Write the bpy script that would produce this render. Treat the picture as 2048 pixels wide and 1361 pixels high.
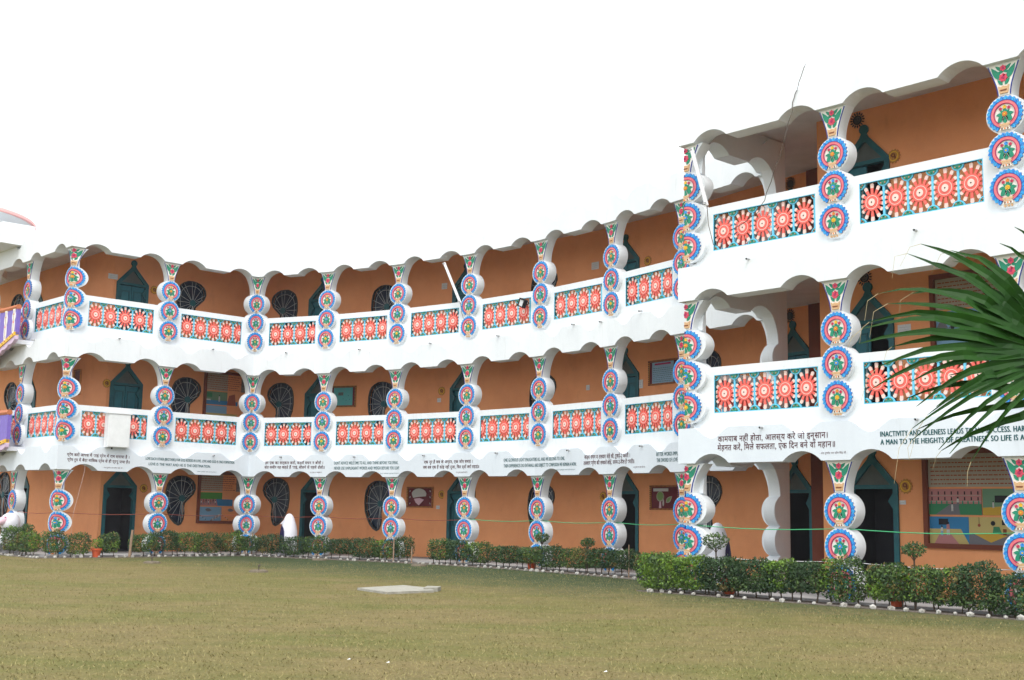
import bpy, bmesh, math, random
from mathutils import Vector, Matrix, geometry
import numpy as np
R = random.Random(7)
for o in list(bpy.data.objects): bpy.data.objects.remove(o)
S = bpy.context.scene
COL = S.collection

# ------------------------------------------------------------------ camera
CZ = 1.44
pitch, roll = math.radians(8.1328), math.radians(1.027)
c_, s_ = math.cos(pitch), math.sin(pitch); cr, sr = math.cos(roll), math.sin(roll)
x0 = Vector((1, 0, 0)); u0 = Vector((0, -s_, c_)); d0 = Vector((0, c_, s_))
CX = cr*x0 + sr*u0; CY = -sr*x0 + cr*u0; CZv = -d0
cam = bpy.data.objects.new('camera', bpy.data.cameras.new('camera'))
cam.matrix_world = Matrix(((CX.x, CY.x, CZv.x, 0), (CX.y, CY.y, CZv.y, 0), (CX.z, CY.z, CZv.z, CZ), (0, 0, 0, 1)))
cam.data.sensor_width = 36; cam.data.lens = 2445.2/2048*36; cam.data.clip_end = 2000; cam.data.clip_start = .05
COL.objects.link(cam); S.camera = cam
# ------------------------------------------------------------------ world, sun, exposure
W = bpy.data.worlds.new('World'); S.world = W; W.use_nodes = True
nt = W.node_tree; nt.nodes.clear()
out = nt.nodes.new('ShaderNodeOutputWorld'); bg = nt.nodes.new('ShaderNodeBackground')
sky = nt.nodes.new('ShaderNodeTexSky'); sky.sky_type = 'NISHITA'; sky.sun_disc = False
SUN_EL, SUN_AZ = math.radians(58), math.radians(4)     # azimuth measured from -Y (behind the camera) towards -X
sky.sun_elevation = SUN_EL; sky.air_density = 2.0; sky.dust_density = 6.0; sky.ozone_density = 1.0
sd = Vector((math.sin(SUN_AZ)*math.cos(SUN_EL), -math.cos(SUN_AZ)*math.cos(SUN_EL), math.sin(SUN_EL)))
sky.sun_rotation = math.atan2(sd.x, sd.y)
mixn = nt.nodes.new('ShaderNodeMixRGB'); mixn.inputs[0].default_value = .9
mixn.inputs[2].default_value = (9.6, 9.9, 10.2, 1)       # thick white haze veiling the blue
nt.links.new(sky.outputs[0], mixn.inputs[1]); nt.links.new(mixn.outputs[0], bg.inputs[0])
bg.inputs[1].default_value = .095
nt.links.new(bg.outputs[0], out.inputs[0])
sun = bpy.data.objects.new('sun', bpy.data.lights.new('sun', 'SUN'))
sun.data.energy = 1.0; sun.data.angle = math.radians(24); sun.data.color = (1, .97, .92)
sun.rotation_euler = sd.to_track_quat('Z', 'Y').to_euler(); COL.objects.link(sun)
S.view_settings.view_transform = 'Standard'; S.view_settings.look = 'None'
S.view_settings.exposure = 1.12; S.view_settings.gamma = 1.0; S.view_settings.use_curve_mapping = False
S.cycles.max_bounces = 8; S.cycles.diffuse_bounces = 6; S.cycles.glossy_bounces = 2; S.cycles.transparent_max_bounces = 6
S.cycles.use_denoising = True

# ------------------------------------------------------------------ materials
M = {}
def mat(name, col, rough=.7, var=.0, scale=3.0, col2=None, bump=0, bscale=40, spec=.3, metal=0, detail=6, stretch=None, grime=None):
    m = bpy.data.materials.new(name); m.use_nodes = True; t = m.node_tree; b = t.nodes['Principled BSDF']
    b.inputs['Base Color'].default_value = (*col, 1); b.inputs['Roughness'].default_value = rough
    b.inputs['Specular IOR Level'].default_value = spec; b.inputs['Metallic'].default_value = metal
    tc = t.nodes.new('ShaderNodeTexCoord'); geo = t.nodes.new('ShaderNodeNewGeometry')
    src = geo.outputs['Position']
    if stretch:
        mp = t.nodes.new('ShaderNodeMapping'); mp.inputs['Scale'].default_value = stretch
        t.links.new(src, mp.inputs['Vector']); src2 = mp.outputs[0]
    else: src2 = src
    if var or col2:
        n = t.nodes.new('ShaderNodeTexNoise'); n.inputs['Scale'].default_value = scale; n.inputs['Detail'].default_value = detail
        n.inputs['Roughness'].default_value = .65
        t.links.new(src2, n.inputs['Vector'])
        r = t.nodes.new('ShaderNodeValToRGB'); r.color_ramp.elements[0].position = .35; r.color_ramp.elements[1].position = .68
        c2 = col2 if col2 else tuple(x*(1-var) for x in col)
        r.color_ramp.elements[0].color = (*c2, 1); r.color_ramp.elements[1].color = (*col, 1)
        t.links.new(n.outputs[0], r.inputs[0]); t.links.new(r.outputs[0], b.inputs['Base Color'])
    if grime:     # weathering: amount, lower threshold, softness, stretch
        mp = t.nodes.new('ShaderNodeMapping'); mp.inputs['Scale'].default_value = grime[3]; t.links.new(src, mp.inputs['Vector'])
        n = t.nodes.new('ShaderNodeTexNoise'); n.inputs['Scale'].default_value = 2.2; n.inputs['Detail'].default_value = 9; n.inputs['Roughness'].default_value = .72
        t.links.new(mp.outputs[0], n.inputs['Vector']); mr = t.nodes.new('ShaderNodeMapRange')
        mr.inputs[1].default_value = .56; mr.inputs[2].default_value = .56+grime[2]; mr.inputs[3].default_value = 0; mr.inputs[4].default_value = grime[0]
        t.links.new(n.outputs[0], mr.inputs[0]); mx = t.nodes.new('ShaderNodeMixRGB'); mx.blend_type = 'MULTIPLY'; mx.inputs[2].default_value = (1-grime[1], 1-grime[1]*1.05, 1-grime[1]*1.15, 1)
        t.links.new(mr.outputs[0], mx.inputs[0])
        l = b.inputs['Base Color'].links
        if l: t.links.new(l[0].from_socket, mx.inputs[1])
        t.links.new(mx.outputs[0], b.inputs['Base Color'])
    if bump:
        n = t.nodes.new('ShaderNodeTexNoise'); n.inputs['Scale'].default_value = bscale; n.inputs['Detail'].default_value = 4
        t.links.new(src, n.inputs['Vector'])
        bm = t.nodes.new('ShaderNodeBump'); bm.inputs['Strength'].default_value = bump; bm.inputs['Distance'].default_value = .02
        t.links.new(n.outputs[0], bm.inputs['Height']); t.links.new(bm.outputs[0], b.inputs['Normal'])
    M[name] = m; return m
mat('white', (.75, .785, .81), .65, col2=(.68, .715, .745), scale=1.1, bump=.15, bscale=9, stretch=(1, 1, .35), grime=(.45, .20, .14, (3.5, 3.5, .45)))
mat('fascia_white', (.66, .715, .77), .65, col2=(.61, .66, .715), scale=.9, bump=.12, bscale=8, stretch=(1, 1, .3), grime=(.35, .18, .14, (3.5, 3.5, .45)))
mat('soffit', (.70, .71, .75), .8, col2=(.60, .61, .65), scale=1.5, bump=.1)
mat('orange', (.88, .38, .165), .75, col2=(.78, .32, .135), scale=.7, bump=.15, bscale=18, grime=(.5, .22, .16, (1.2, 1.2, .5)))
mat('maroon_frame_shade', (.20, .050, .025), .75, var=.25, scale=1.2)  # maroon of the mural frames, also the painted wall shade by the recessed doors
mat('cream', (.82, .80, .74), .6, var=.06)
mat('blue', (.018, .19, .62), .5, col2=(.04, .30, .72), scale=14)
mat('ring_blue', (.05, .40, .76), .5, col2=(.03, .32, .70), scale=10)
mat('sky_blue', (.17, .58, .80), .5, col2=(.11, .50, .74), scale=6)
mat('navy_line', (.015, .03, .25), .5)
mat('pink', (.66, .12, .15), .5, col2=(.72, .20, .22), scale=20)
mat('magenta', (.36, .02, .10), .5)
mat('leaf_paint', (.008, .27, .15), .5, col2=(.015, .20, .12), scale=18)
mat('rose', (.72, .07, .13), .5, var=.25, scale=30)
mat('yellow', (.85, .50, .03), .5, var=.2, scale=30)
mat('flower_orange', (.80, .25, .04), .5, var=.2, scale=30)
mat('flower_blue', (.04, .30, .78), .5, var=.2, scale=30)
mat('tan', (.68, .45, .25), .6, col2=(.52, .30, .15), scale=45)
mat('brown', (.20, .06, .02), .6)
mat('coral', (.80, .15, .12), .55, col2=(.74, .125, .10), scale=8)
mat('blush', (.82, .56, .52), .6, col2=(.82, .62, .54), scale=9)
mat('jali_green', (.03, .28, .17), .55, col2=(.015, .19, .13), scale=20)
mat('black', (.01, .01, .012), .8)
mat('teal', (.012, .12, .14), .5, col2=(.008, .085, .11), scale=4)
mat('window_rim', (.05, .055, .055), .7)
mat('pane_dark', (.008, .022, .05), .25, spec=.4)
mat('teal_leaf', (.015, .16, .20), .5, col2=(.01, .12, .16), scale=3)
mat('gable_grey', (.10, .12, .115), .6, var=.2)
mat('room_shade', (.035, .035, .045), .9)  # near-black: darkness of the unlit rooms put into the colour
mat('grille', (.55, .58, .58), .5)
mat('plinth', (.42, .41, .41), .85, col2=(.32, .31, .31), scale=3, bump=.3, bscale=25)
mat('soil', (.19, .16, .135), .95, col2=(.12, .10, .085), scale=5, bump=.5, bscale=22)
mat('hindi_ink', (.075, .018, .025), .6)
mat('english_ink', (.004, .075, .085), .6)
mat('stone_white', (.52, .51, .48), .8, col2=(.22, .20, .17), scale=8, bump=.4)
mat('concrete', (.36, .345, .30), .9, col2=(.26, .25, .21), scale=7, bump=.4, bscale=30)
mat('outlet', (.17, .14, .10), .9, var=.3, scale=12)
mat('rust', (.10, .08, .07), .8)
mat('wood', (.36, .25, .17), .85, var=.35, scale=12)
mat('stem', (.09, .065, .045), .9, var=.3, scale=20)
mat('leaf_dark', (.038, .082, .026), .6, col2=(.020, .050, .018), scale=6, spec=.35)
mat('leaf_mid', (.085, .145, .032), .6, col2=(.045, .09, .024), scale=6, spec=.35)
mat('leaf_bright', (.17, .28, .025), .55, col2=(.07, .15, .02), scale=6, spec=.35)
mat('leaf_dry', (.21, .17, .05), .6, col2=(.13, .10, .035), scale=6)
mat('terracotta', (.58, .10, .035), .7, var=.2, scale=10)
mat('palm_green', (.014, .062, .004), .5, col2=(.006, .032, .003), scale=5, spec=.15)
mat('palm_dry', (.42, .35, .20), .7)
mat('palm_trunk', (.14, .10, .07), .9, var=.4, scale=9, bump=.6, bscale=20)
mat('metal_white', (.78, .80, .81), .4, col2=(.70, .72, .73), scale=3)
mat('metal_grey', (.42, .43, .44), .45)
mat('purple', (.20, .14, .52), .55, var=.15, scale=8)
mat('rail_brown', (.48, .16, .07), .6)
mat('lilac', (.66, .50, .66), .6, var=.2, scale=20)
mat('bin_white', (.74, .74, .80), .45, var=.08, scale=5)
mat('bin_pink', (.72, .50, .58), .45)
mat('navy', (.012, .010, .06), .5)
mat('board_teal', (.07, .42, .42), .6, col2=(.10, .36, .38), scale=8)
mat('board_red', (.16, .012, .022), .6, var=.3, scale=8)
mat('board_blue', (.22, .40, .56), .6, col2=(.30, .44, .58), scale=25)
mat('paper', (.66, .68, .70), .8, var=.1, scale=20)
mat('gold', (.58, .27, .05), .5, var=.3, scale=25)
mat('pale_green', (.22, .36, .12), .7, var=.2, scale=20)
mat('mural_cream', (.42, .38, .30), .7, var=.1); mat('mural_red', (.34, .09, .05), .7)
mat('mural_pink', (.46, .20, .20), .7); mat('mural_green', (.04, .22, .10), .7); mat('mural_wallgreen', (.14, .27, .17), .7)
mat('mural_yellow', (.55, .34, .04), .7); mat('mural_ochre', (.52, .42, .16), .7); mat('mural_blue', (.03, .20, .42), .7)
mat('mural_grey', (.16, .16, .18), .7); mat('mural_sky', (.20, .38, .55), .7); mat('mural_grass', (.07, .28, .05), .7)
mat('mural_black', (.015, .015, .02), .7); mat('mural_white', (.55, .55, .52), .7)
mat('canopy_pink', (.80, .42, .40), .6); mat('rope_green', (.06, .42, .18), .6); mat('rope_red', (.25, .06, .04), .7); mat('rope_white', (.6, .6, .6), .7)
mat('grass_dry', (.28, .235, .105), .9, col2=(.21, .185, .075), scale=3)
mat('grass_green', (.11, .14, .055), .9, col2=(.07, .105, .045), scale=3)
# lawn: worn tan turf, greener towards the beds
def lawn_material():
    m = bpy.data.materials.new('lawn'); m.use_nodes = True; t = m.node_tree; b = t.nodes['Principled BSDF']; b.inputs['Roughness'].default_value = .95
    b.inputs['Specular IOR Level'].default_value = .1
    geo = t.nodes.new('ShaderNodeNewGeometry')
    def noise(sc, det, st=(1, 1, 1)):
        mp = t.nodes.new('ShaderNodeMapping'); mp.inputs['Scale'].default_value = st
        n = t.nodes.new('ShaderNodeTexNoise'); n.inputs['Scale'].default_value = sc; n.inputs['Detail'].default_value = det; n.inputs['Roughness'].default_value = .7
        t.links.new(geo.outputs['Position'], mp.inputs[0]); t.links.new(mp.outputs[0], n.inputs['Vector']); return n
    def ramp(n, a, bb, ca, cb):
        r = t.nodes.new('ShaderNodeValToRGB'); r.color_ramp.elements[0].position = a; r.color_ramp.elements[1].position = bb
        r.color_ramp.elements[0].color = ca; r.color_ramp.elements[1].color = cb; t.links.new(n, r.inputs[0]); return r
    fine = ramp(noise(26, 8).outputs[0], .33, .68, (.125, .10, .040, 1), (.33, .262, .125, 1))
    green = ramp(noise(24, 8).outputs[0], .33, .68, (.036, .062, .030, 1), (.10, .125, .062, 1))
    big = ramp(noise(.30, 6, (1, 1.6, 1)).outputs[0], .42, .60, (0, 0, 0, 1), (1, 1, 1, 1))
    # greener close to the beds: distance grows with y - line
    vm = t.nodes.new('ShaderNodeVectorMath'); vm.operation = 'DOT_PRODUCT'; vm.inputs[1].default_value = (.70, .71, 0)
    t.links.new(geo.outputs['Position'], vm.inputs[0])
    n2 = noise(.6, 4); ad = t.nodes.new('ShaderNodeMath'); ad.operation = 'MULTIPLY_ADD'; ad.inputs[1].default_value = 5.0
    t.links.new(n2.outputs[0], ad.inputs[0]); t.links.new(vm.outputs['Value'], ad.inputs[2])
    near = t.nodes.new('ShaderNodeMapRange'); near.inputs[1].default_value = 18.4; near.inputs[2].default_value = 23.0
    near.inputs[3].default_value = 0; near.inputs[4].default_value = .95
    t.links.new(ad.outputs[0], near.inputs[0])
    mx = t.nodes.new('ShaderNodeMath'); mx.operation = 'MAXIMUM'; sc = t.nodes.new('ShaderNodeMath'); sc.operation = 'MULTIPLY'; sc.inputs[1].default_value = .42
    t.links.new(big.outputs[0], sc.inputs[0]); t.links.new(sc.outputs[0], mx.inputs[0]); t.links.new(near.outputs[0], mx.inputs[1])
    olive = ramp(noise(30, 8).outputs[0], .33, .68, (.095, .098, .028, 1), (.255, .235, .085, 1))
    mo = t.nodes.new('ShaderNodeMixRGB'); t.links.new(big.outputs[0], mo.inputs[0]); t.links.new(fine.outputs[0], mo.inputs[1]); t.links.new(olive.outputs[0], mo.inputs[2])
    mixr = t.nodes.new('ShaderNodeMixRGB'); t.links.new(near.outputs[0], mixr.inputs[0]); t.links.new(mo.outputs[0], mixr.inputs[1]); t.links.new(green.outputs[0], mixr.inputs[2])
    md = ramp(noise(1.7, 7, (1, 1.8, 1)).outputs[0], .30, .70, (.64, .67, .64, 1), (.92, .90, .87, 1))
    sp = ramp(noise(9, 3).outputs[0], .24, .34, (.62, .56, .48, 1), (1, 1, 1, 1))
    m1 = t.nodes.new('ShaderNodeMixRGB'); m1.blend_type = 'MULTIPLY'; m1.inputs[0].default_value = 1; t.links.new(mixr.outputs[0], m1.inputs[1]); t.links.new(md.outputs[0], m1.inputs[2])
    m2 = t.nodes.new('ShaderNodeMixRGB'); m2.blend_type = 'MULTIPLY'; m2.inputs[0].default_value = 1; t.links.new(m1.outputs[0], m2.inputs[1]); t.links.new(sp.outputs[0], m2.inputs[2])
    t.links.new(m2.outputs[0], b.inputs['Base Color'])
    nb = noise(45, 4); bp = t.nodes.new('ShaderNodeBump'); bp.inputs['Strength'].default_value = .7; bp.inputs['Distance'].default_value = .03
    t.links.new(nb.outputs[0], bp.inputs['Height']); t.links.new(bp.outputs[0], b.inputs['Normal'])
    M['lawn'] = m
lawn_material()

# ------------------------------------------------------------------ helpers
WM = {}
def link(name, mesh, parent=None, mw=None, **props):
    o = bpy.data.objects.new(name, mesh); COL.objects.link(o)
    mw = mw.copy() if mw is not None else Matrix.Identity(4)
    WM[o.name] = mw
    if parent is not None:
        o.parent = parent; o.matrix_parent_inverse = Matrix.Identity(4)
        o.matrix_basis = WM[parent.name].inverted() @ mw
    else: o.matrix_basis = mw
    for k, v in props.items():
        if v is not None: o[k] = v
    return o
def tag(o, label=None, cat=None, group=None, kind=None):
    if label: o['label'] = label
    if cat: o['category'] = cat
    if group: o['group'] = group
    if kind: o['kind'] = kind
    return o
def root(name, loc, label, cat, group=None, mw=None):
    o = link(name, None, None, mw if mw is not None else Matrix.Translation(loc)); o.empty_display_size = .2
    return tag(o, label, cat, group)
class MB:
    """collects polygons with materials"""
    def __init__(s): s.v = []; s.f = []; s.m = []; s.mats = []
    def mi(s, m):
        if m not in s.mats: s.mats.append(m)
        return s.mats.index(m)
    def add(s, vs, fs, m):
        b = len(s.v); k = s.mi(m); s.v += [tuple(v) for v in vs]
        for f in fs: s.f.append(tuple(b+i for i in f)); s.m.append(k)
    def plate(s, outer, holes, y0, y1, m, edge=None, front=True, back=True):
        """polygon in x,z extruded from y0 (front) to y1"""
        loops = [outer]+list(holes); tri = geometry.tessellate_polygon([[Vector((p[0], p[1], 0)) for p in l] for l in loops])
        flat = [p for l in loops for p in l]; n = len(flat); e = edge or m
        fr = []
        for a, b, c in tri:
            A, B, C = flat[a], flat[b], flat[c]
            cross = (B[0]-A[0])*(C[1]-A[1])-(B[1]-A[1])*(C[0]-A[0])
            fr.append((a, b, c) if cross > 0 else (a, c, b))     # seen from -y: x right, z up -> ccw faces -y
        vs = [(p[0], y0, p[1]) for p in flat]+[(p[0], y1, p[1]) for p in flat]
        if front: s.add(vs[:n], fr, m)
        if back: s.add(vs[n:], [(a, c, b) for a, b, c in fr], m)
        o = 0
        for li, l in enumerate(loops):
            k = len(l); area = sum(l[i][0]*l[(i+1) % k][1]-l[(i+1) % k][0]*l[i][1] for i in range(k))
            ccw = area > 0; fs = []
            for i in range(k):
                a, b = o+i, o+(i+1) % k
                q = (a, a+n, b+n, b)
                if (li == 0) != ccw: q = q[::-1]
                fs.append(q)
            s.add(vs, fs, e); o += k
    def box(s, x0, x1, y0, y1, z0, z1, m):
        v = [(x, y, z) for z in (z0, z1) for y in (y0, y1) for x in (x0, x1)]
        s.add(v, [(0, 1, 5, 4), (1, 3, 7, 5), (3, 2, 6, 7), (2, 0, 4, 6), (4, 5, 7, 6), (0, 2, 3, 1)], m)
    def flat(s, pts, y, m): 
        s.plate(pts, [], y, y+.001, m, back=False)
    def tube(s, pts, r, m, n=6, r1=None, cap=True):
        rings = []; N = len(pts)
        for i, p in enumerate(pts):
            p = Vector(p); t = (Vector(pts[min(i+1, N-1)])-Vector(pts[max(i-1, 0)])).normalized()
            a = t.cross(Vector((0, 0, 1)));
            if a.length < .05: a = t.cross(Vector((1, 0, 0)))
            a.normalize(); b = a.cross(t); rr = r+(r1-r)*i/max(1, N-1) if r1 is not None else r
            rings.append([p+a*math.cos(k*math.tau/n)*rr+b*math.sin(k*math.tau/n)*rr for k in range(n)])
        vs = [q for g in rings for q in g]; fs = [(i*n+k, (i+1)*n+k, (i+1)*n+(k+1) % n, i*n+(k+1) % n) for i in range(N-1) for k in range(n)]
        if cap: fs += [tuple(range(n)), tuple(range((N-1)*n, N*n))[::-1]]
        s.add(vs, fs, m)
    def lathe(s, prof, m, n=20, cx=0, cy=0):
        vs = [(cx+r*math.cos(k*math.tau/n), cy+r*math.sin(k*math.tau/n), z) for r, z in prof for k in range(n)]
        N = len(prof); fs = [(i*n+k, i*n+(k+1) % n, (i+1)*n+(k+1) % n, (i+1)*n+k) for i in range(N-1) for k in range(n)]
        fs += [tuple(range(n))[::-1], tuple(range((N-1)*n, N*n))]
        s.add(vs, fs, m)
    def mesh(s, name, smooth=False, xf=None):
        me = bpy.data.meshes.new(name); v = s.v if xf is None else [xf(*p) for p in s.v]
        me.from_pydata(v, [], s.f); me.polygons.foreach_set('material_index', s.m)
        for m in s.mats: me.materials.append(M[m])
        if smooth: me.polygons.foreach_set('use_smooth', [True]*len(s.f))
        me.update(); return me
def circ(cx, cz, r, n=20, a0=0, a1=None, rz=None):
    rz = rz or r
    if a1 is None: return [(cx+r*math.cos(math.tau*i/n), cz+rz*math.sin(math.tau*i/n)) for i in range(n)]
    return [(cx+r*math.cos(math.radians(a0+(a1-a0)*i/n)), cz+rz*math.sin(math.radians(a0+(a1-a0)*i/n))) for i in range(n+1)]
def rect(x0, z0, x1, z1): return [(x0, z0), (x1, z0), (x1, z1), (x0, z1)]

# ------------------------------------------------------------------ plan of the facade line
P = dict(Z=(-17.62, 40.52), A=(-15.335, 38.126), B=(-13.102, 35.733), C=(-10.777, 37.936), D=(-8.506, 40.107), E=(-5.995, 39.012), F=(-3.573, 37.602),
         G=(-1.288, 35.876), H=(.785, 33.817), I=(2.583, 31.516), J=(4.094, 29.127), Q=(5.70, 26.67), K=(3.563, 24.711), L=(5.94, 22.125), M=(8.179, 19.678), N=(10.42, 17.23))
P = {k: Vector(v) for k, v in P.items()}
ORD = 'ZABCDEFGHIJQKLMN'
BAYS = [ORD[i]+ORD[i+1] for i in range(len(ORD)-1)]
T = {}; NN = {}; LEN = {}; TA = {}; TB = {}; BM = {}
for b in BAYS:
    t = (P[b[1]]-P[b[0]]); LEN[b] = t.length; t = t.normalized(); n = Vector((-t.y, t.x)); T[b] = t; NN[b] = n
    BM[b] = Matrix(((t.x, n.x, 0, P[b[0]].x), (t.y, n.y, 0, P[b[0]].y), (0, 0, 1, 0), (0, 0, 0, 1)))
def nodevec(b1, b2): return (NN[b1]+NN[b2])/(1+NN[b1].dot(NN[b2]))
BIS = {}
for i, nd in enumerate(ORD):
    prev = BAYS[i-1] if i > 0 else None; nxt = BAYS[i] if i < len(BAYS) else None
    v = nodevec(prev, nxt) if prev and nxt else NN[nxt or prev]
    BIS[nd] = v
    if nxt: TA[nxt] = v.dot(T[nxt])
    if prev: TB[prev] = v.dot(T[prev])
def miter(bay):
    L_ = LEN[bay]; ta, tb = TA[bay], TB[bay]
    def f(x, y, z):
        if x < .02: x = x+y*ta
        elif x > L_-.02: x = x+y*tb
        return (x, y, z)
    return f
WING = {}
for b in BAYS: WING[b] = 'left' if b in ('ZA', 'AB', 'BC', 'CD') else ('block' if b in ('QK', 'KL', 'LM', 'MN') else 'curved')
ROOT = {
 'left': root('school_wing', (-13.1, 35.7, 0), 'three-storey left wing of the school with a protruding corner', 'building'),
 'curved': root('school_wing', (0, 35, 0), 'three-storey curved middle wing of the school, bending inward between corner wing and block', 'building'),
 'block': root('school_wing', (6, 22, 0), 'projecting three-storey block of the school at the right, nearest and tallest in view', 'building')}
NODEWING = {n: ('left' if n in 'ZABCD' else 'block' if n in 'QKLM' or n == 'N' else 'curved') for n in ORD}
C1 = [1.615, 4.915, 8.215]       # centres of the top disc per storey
SP = .632; RB = .335
def beamb(k): return C1[k]+.90

# ------------------------------------------------------------------ column body and painted relief
def column_outline(k):
    c = C1[k]; cs = [c, c-SP, c-2*SP]
    zs = []; z0 = cs[2]-RB+.002
    if k == 0: z0 = max(z0, .04)
    n = 66; zs = [z0+(c+.315-z0)*i/n for i in range(n+1)]
    half = []
    for z in zs:
        w = .10
        for q in cs:
            if abs(z-q) < RB: w = max(w, math.sqrt(RB*RB-(z-q)**2))
        half.append((w, z))
    for i in range(1, 11):
        f = i/10; half.append((.112+.188*f**2.1, c+.315+.585*f))
    return half
def column_mesh(k, node):
    half = column_outline(k); mb = MB()
    right = [(0, half[0][1])]+half+[(0, half[-1][1])]
    left = [(-x, z) for x, z in right][::-1]
    mb.plate(right, [], 0, .28, 'white'); mb.plate(left, [], 0, .28, 'white')
    return fold(mb, 'column', node, {'B': 1.5, 'K': 1.48}.get(node, 1))
def fold(mb, name, node, sx=1):
    i = ORD.index(node); prev = BAYS[i-1] if i > 0 else BAYS[i]; nxt = BAYS[i] if i < len(BAYS) else BAYS[i-1]
    bis = BIS[node]; tp, np_, tn, nn = T[prev], NN[prev], T[nxt], NN[nxt]
    def f(x, y, z):
        if abs(x) < 1e-4: v = bis*y
        elif x > 0: v = tn*x*sx+nn*y
        else: v = tp*x*sx+np_*y
        return (v.x, v.y, z)
    return mb.mesh(name, xf=f)
FOLDED = 'ABDQK'
def petal(cx, cz, a, l, w, n=6):
    """leaf shaped polygon starting at cx,cz pointing at angle a (deg)"""
    a = math.radians(a); ca, sa = math.cos(a), math.sin(a); pts = []
    for i in range(n+1):
        t = i/n; pts.append((t*l, math.sin(math.pi*t**.8)*w/2))
    for i in range(n-1, 0, -1):
        t = i/n; pts.append((t*l, -math.sin(math.pi*t**.8)*w/2))
    return [(cx+x*ca-y*sa, cz+x*sa+y*ca) for x, y in pts]
def flower(mb, cx, cz, r, y, m, mc=None, n=6, rot=90):
    for i in range(n):
        mb.plate(petal(cx, cz, rot+i*360/n, r, r*.95, 4), [], y-.002*(i % 2), y+.008, m, back=False)
    if mc: mb.plate(circ(cx, cz, r*.33, 8), [], y-.008, y, mc, back=False)
def medallion_src(kind):
    mb = MB()
    mb.plate(circ(0, 0, .302, 40), [], -.010, .0, 'cream', back=False)
    # blue scalloped ring, open at the bottom where the basket sits
    n = 22; a0, a1 = -66, 246
    for i in range(n):
        s = math.radians(a0+(a1-a0)*i/n); e = math.radians(a0+(a1-a0)*(i+1)/n-.6); md = (s*.35+e*.65)
        ri, ro = .236, .296
        q = [(ri*math.cos(s), ri*math.sin(s)), (ro*.985*math.cos(s), ro*.985*math.sin(s)), ((ro+.020)*math.cos(md), (ro+.020)*math.sin(md)), (ro*math.cos(e), ro*math.sin(e)), (ri*math.cos(e), ri*math.sin(e))]
        mb.plate(q, [], -.030, -.005, 'blue' if i % 2 else 'ring_blue', edge='navy_line', back=False)
        sl = (s+e)/2; q = [(ri*math.cos(s), ri*math.sin(s)), (ro*.97*math.cos(sl), ro*.97*math.sin(sl)), (ro*.97*math.cos(sl+.022), ro*.97*math.sin(sl+.022)), (ri*math.cos(s+.02), ri*math.sin(s+.02))]
        mb.flat(q, -.033, 'navy_line')
    def ring(r0, r1, y, m, a0=-68, a1=248, n=30):
        o = circ(0, 0, r1, n, a0, a1)+circ(0, 0, r0, n, a1, a0); mb.plate(o, [], y, -.005, m, back=False)
    ring(.236, .246, -.036, 'navy_line'); ring(.186, .238, -.032, 'pink'); ring(.176, .188, -.038, 'magenta')
    mb.plate(circ(0, -.005, .178, 30, rz=.176), [], -.014, -.005, 'cream', back=False)
    for a, l, w, x, z in ((-90, .13, .085, 0, -.02), (-138, .135, .085, -.015, -.03), (-42, .135, .085, .015, -.03), (180, .10, .05, -.04, 0), (0, .10, .05, .04, 0), (140, .07, .035, -.02, .02), (40, .07, .035, .02, .02), (90, .08, .05, 0, .03)):
        mb.plate(petal(x, z, a, l*1.12, w*1.25), [], -.024-.0015*(l > .12), -.014, 'leaf_paint', back=False)
    fc, tc = (('flower_orange', 'yellow'), ('flower_blue', 'flower_blue'), ('yellow', 'flower_orange'))[kind]
    flower(mb, 0, .0, .046, -.032, fc, 'yellow', 8)
    flower(mb, 0, .122, .036, -.028, tc, None, 5); flower(mb, -.072, .100, .032, -.028, 'rose', 'magenta', 5); flower(mb, .072, .100, .032, -.028, 'rose', 'magenta', 5)
    for a in (-112, -68):
        for j in range(4):
            r_ = .05+.025*j; mb.plate(circ(r_*math.cos(math.radians(a)), r_*math.sin(math.radians(a))-.01, .006, 5), [], -.032, -.024, 'cream', back=False)
    mb.plate([(-.075, -.205), (.075, -.205), (.10, -.172), (.105, -.165), (-.105, -.165), (-.10, -.172)], [], -.042, -.005, 'tan', back=False)
    mb.plate([(-.085, -.275), (.085, -.275), (.07, -.207), (-.07, -.207)], [], -.038, -.005, 'cream', back=False)
    mb.plate([(-.07, -.232), (.07, -.232), (.065, -.214), (-.065, -.214)], [], -.044, -.03, 'tan', back=False)
    for x in (-.05, 0, .05): mb.plate(circ(x, -.255, .016, 6), [], -.044, -.03, 'brown' if x else 'flower_orange', back=False)
    if kind == 2:
        for x in (-.06, 0, .06): mb.plate(circ(x, -.305, .018, 6), [], -.034, .0, 'tan', back=False)
    return mb
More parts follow.
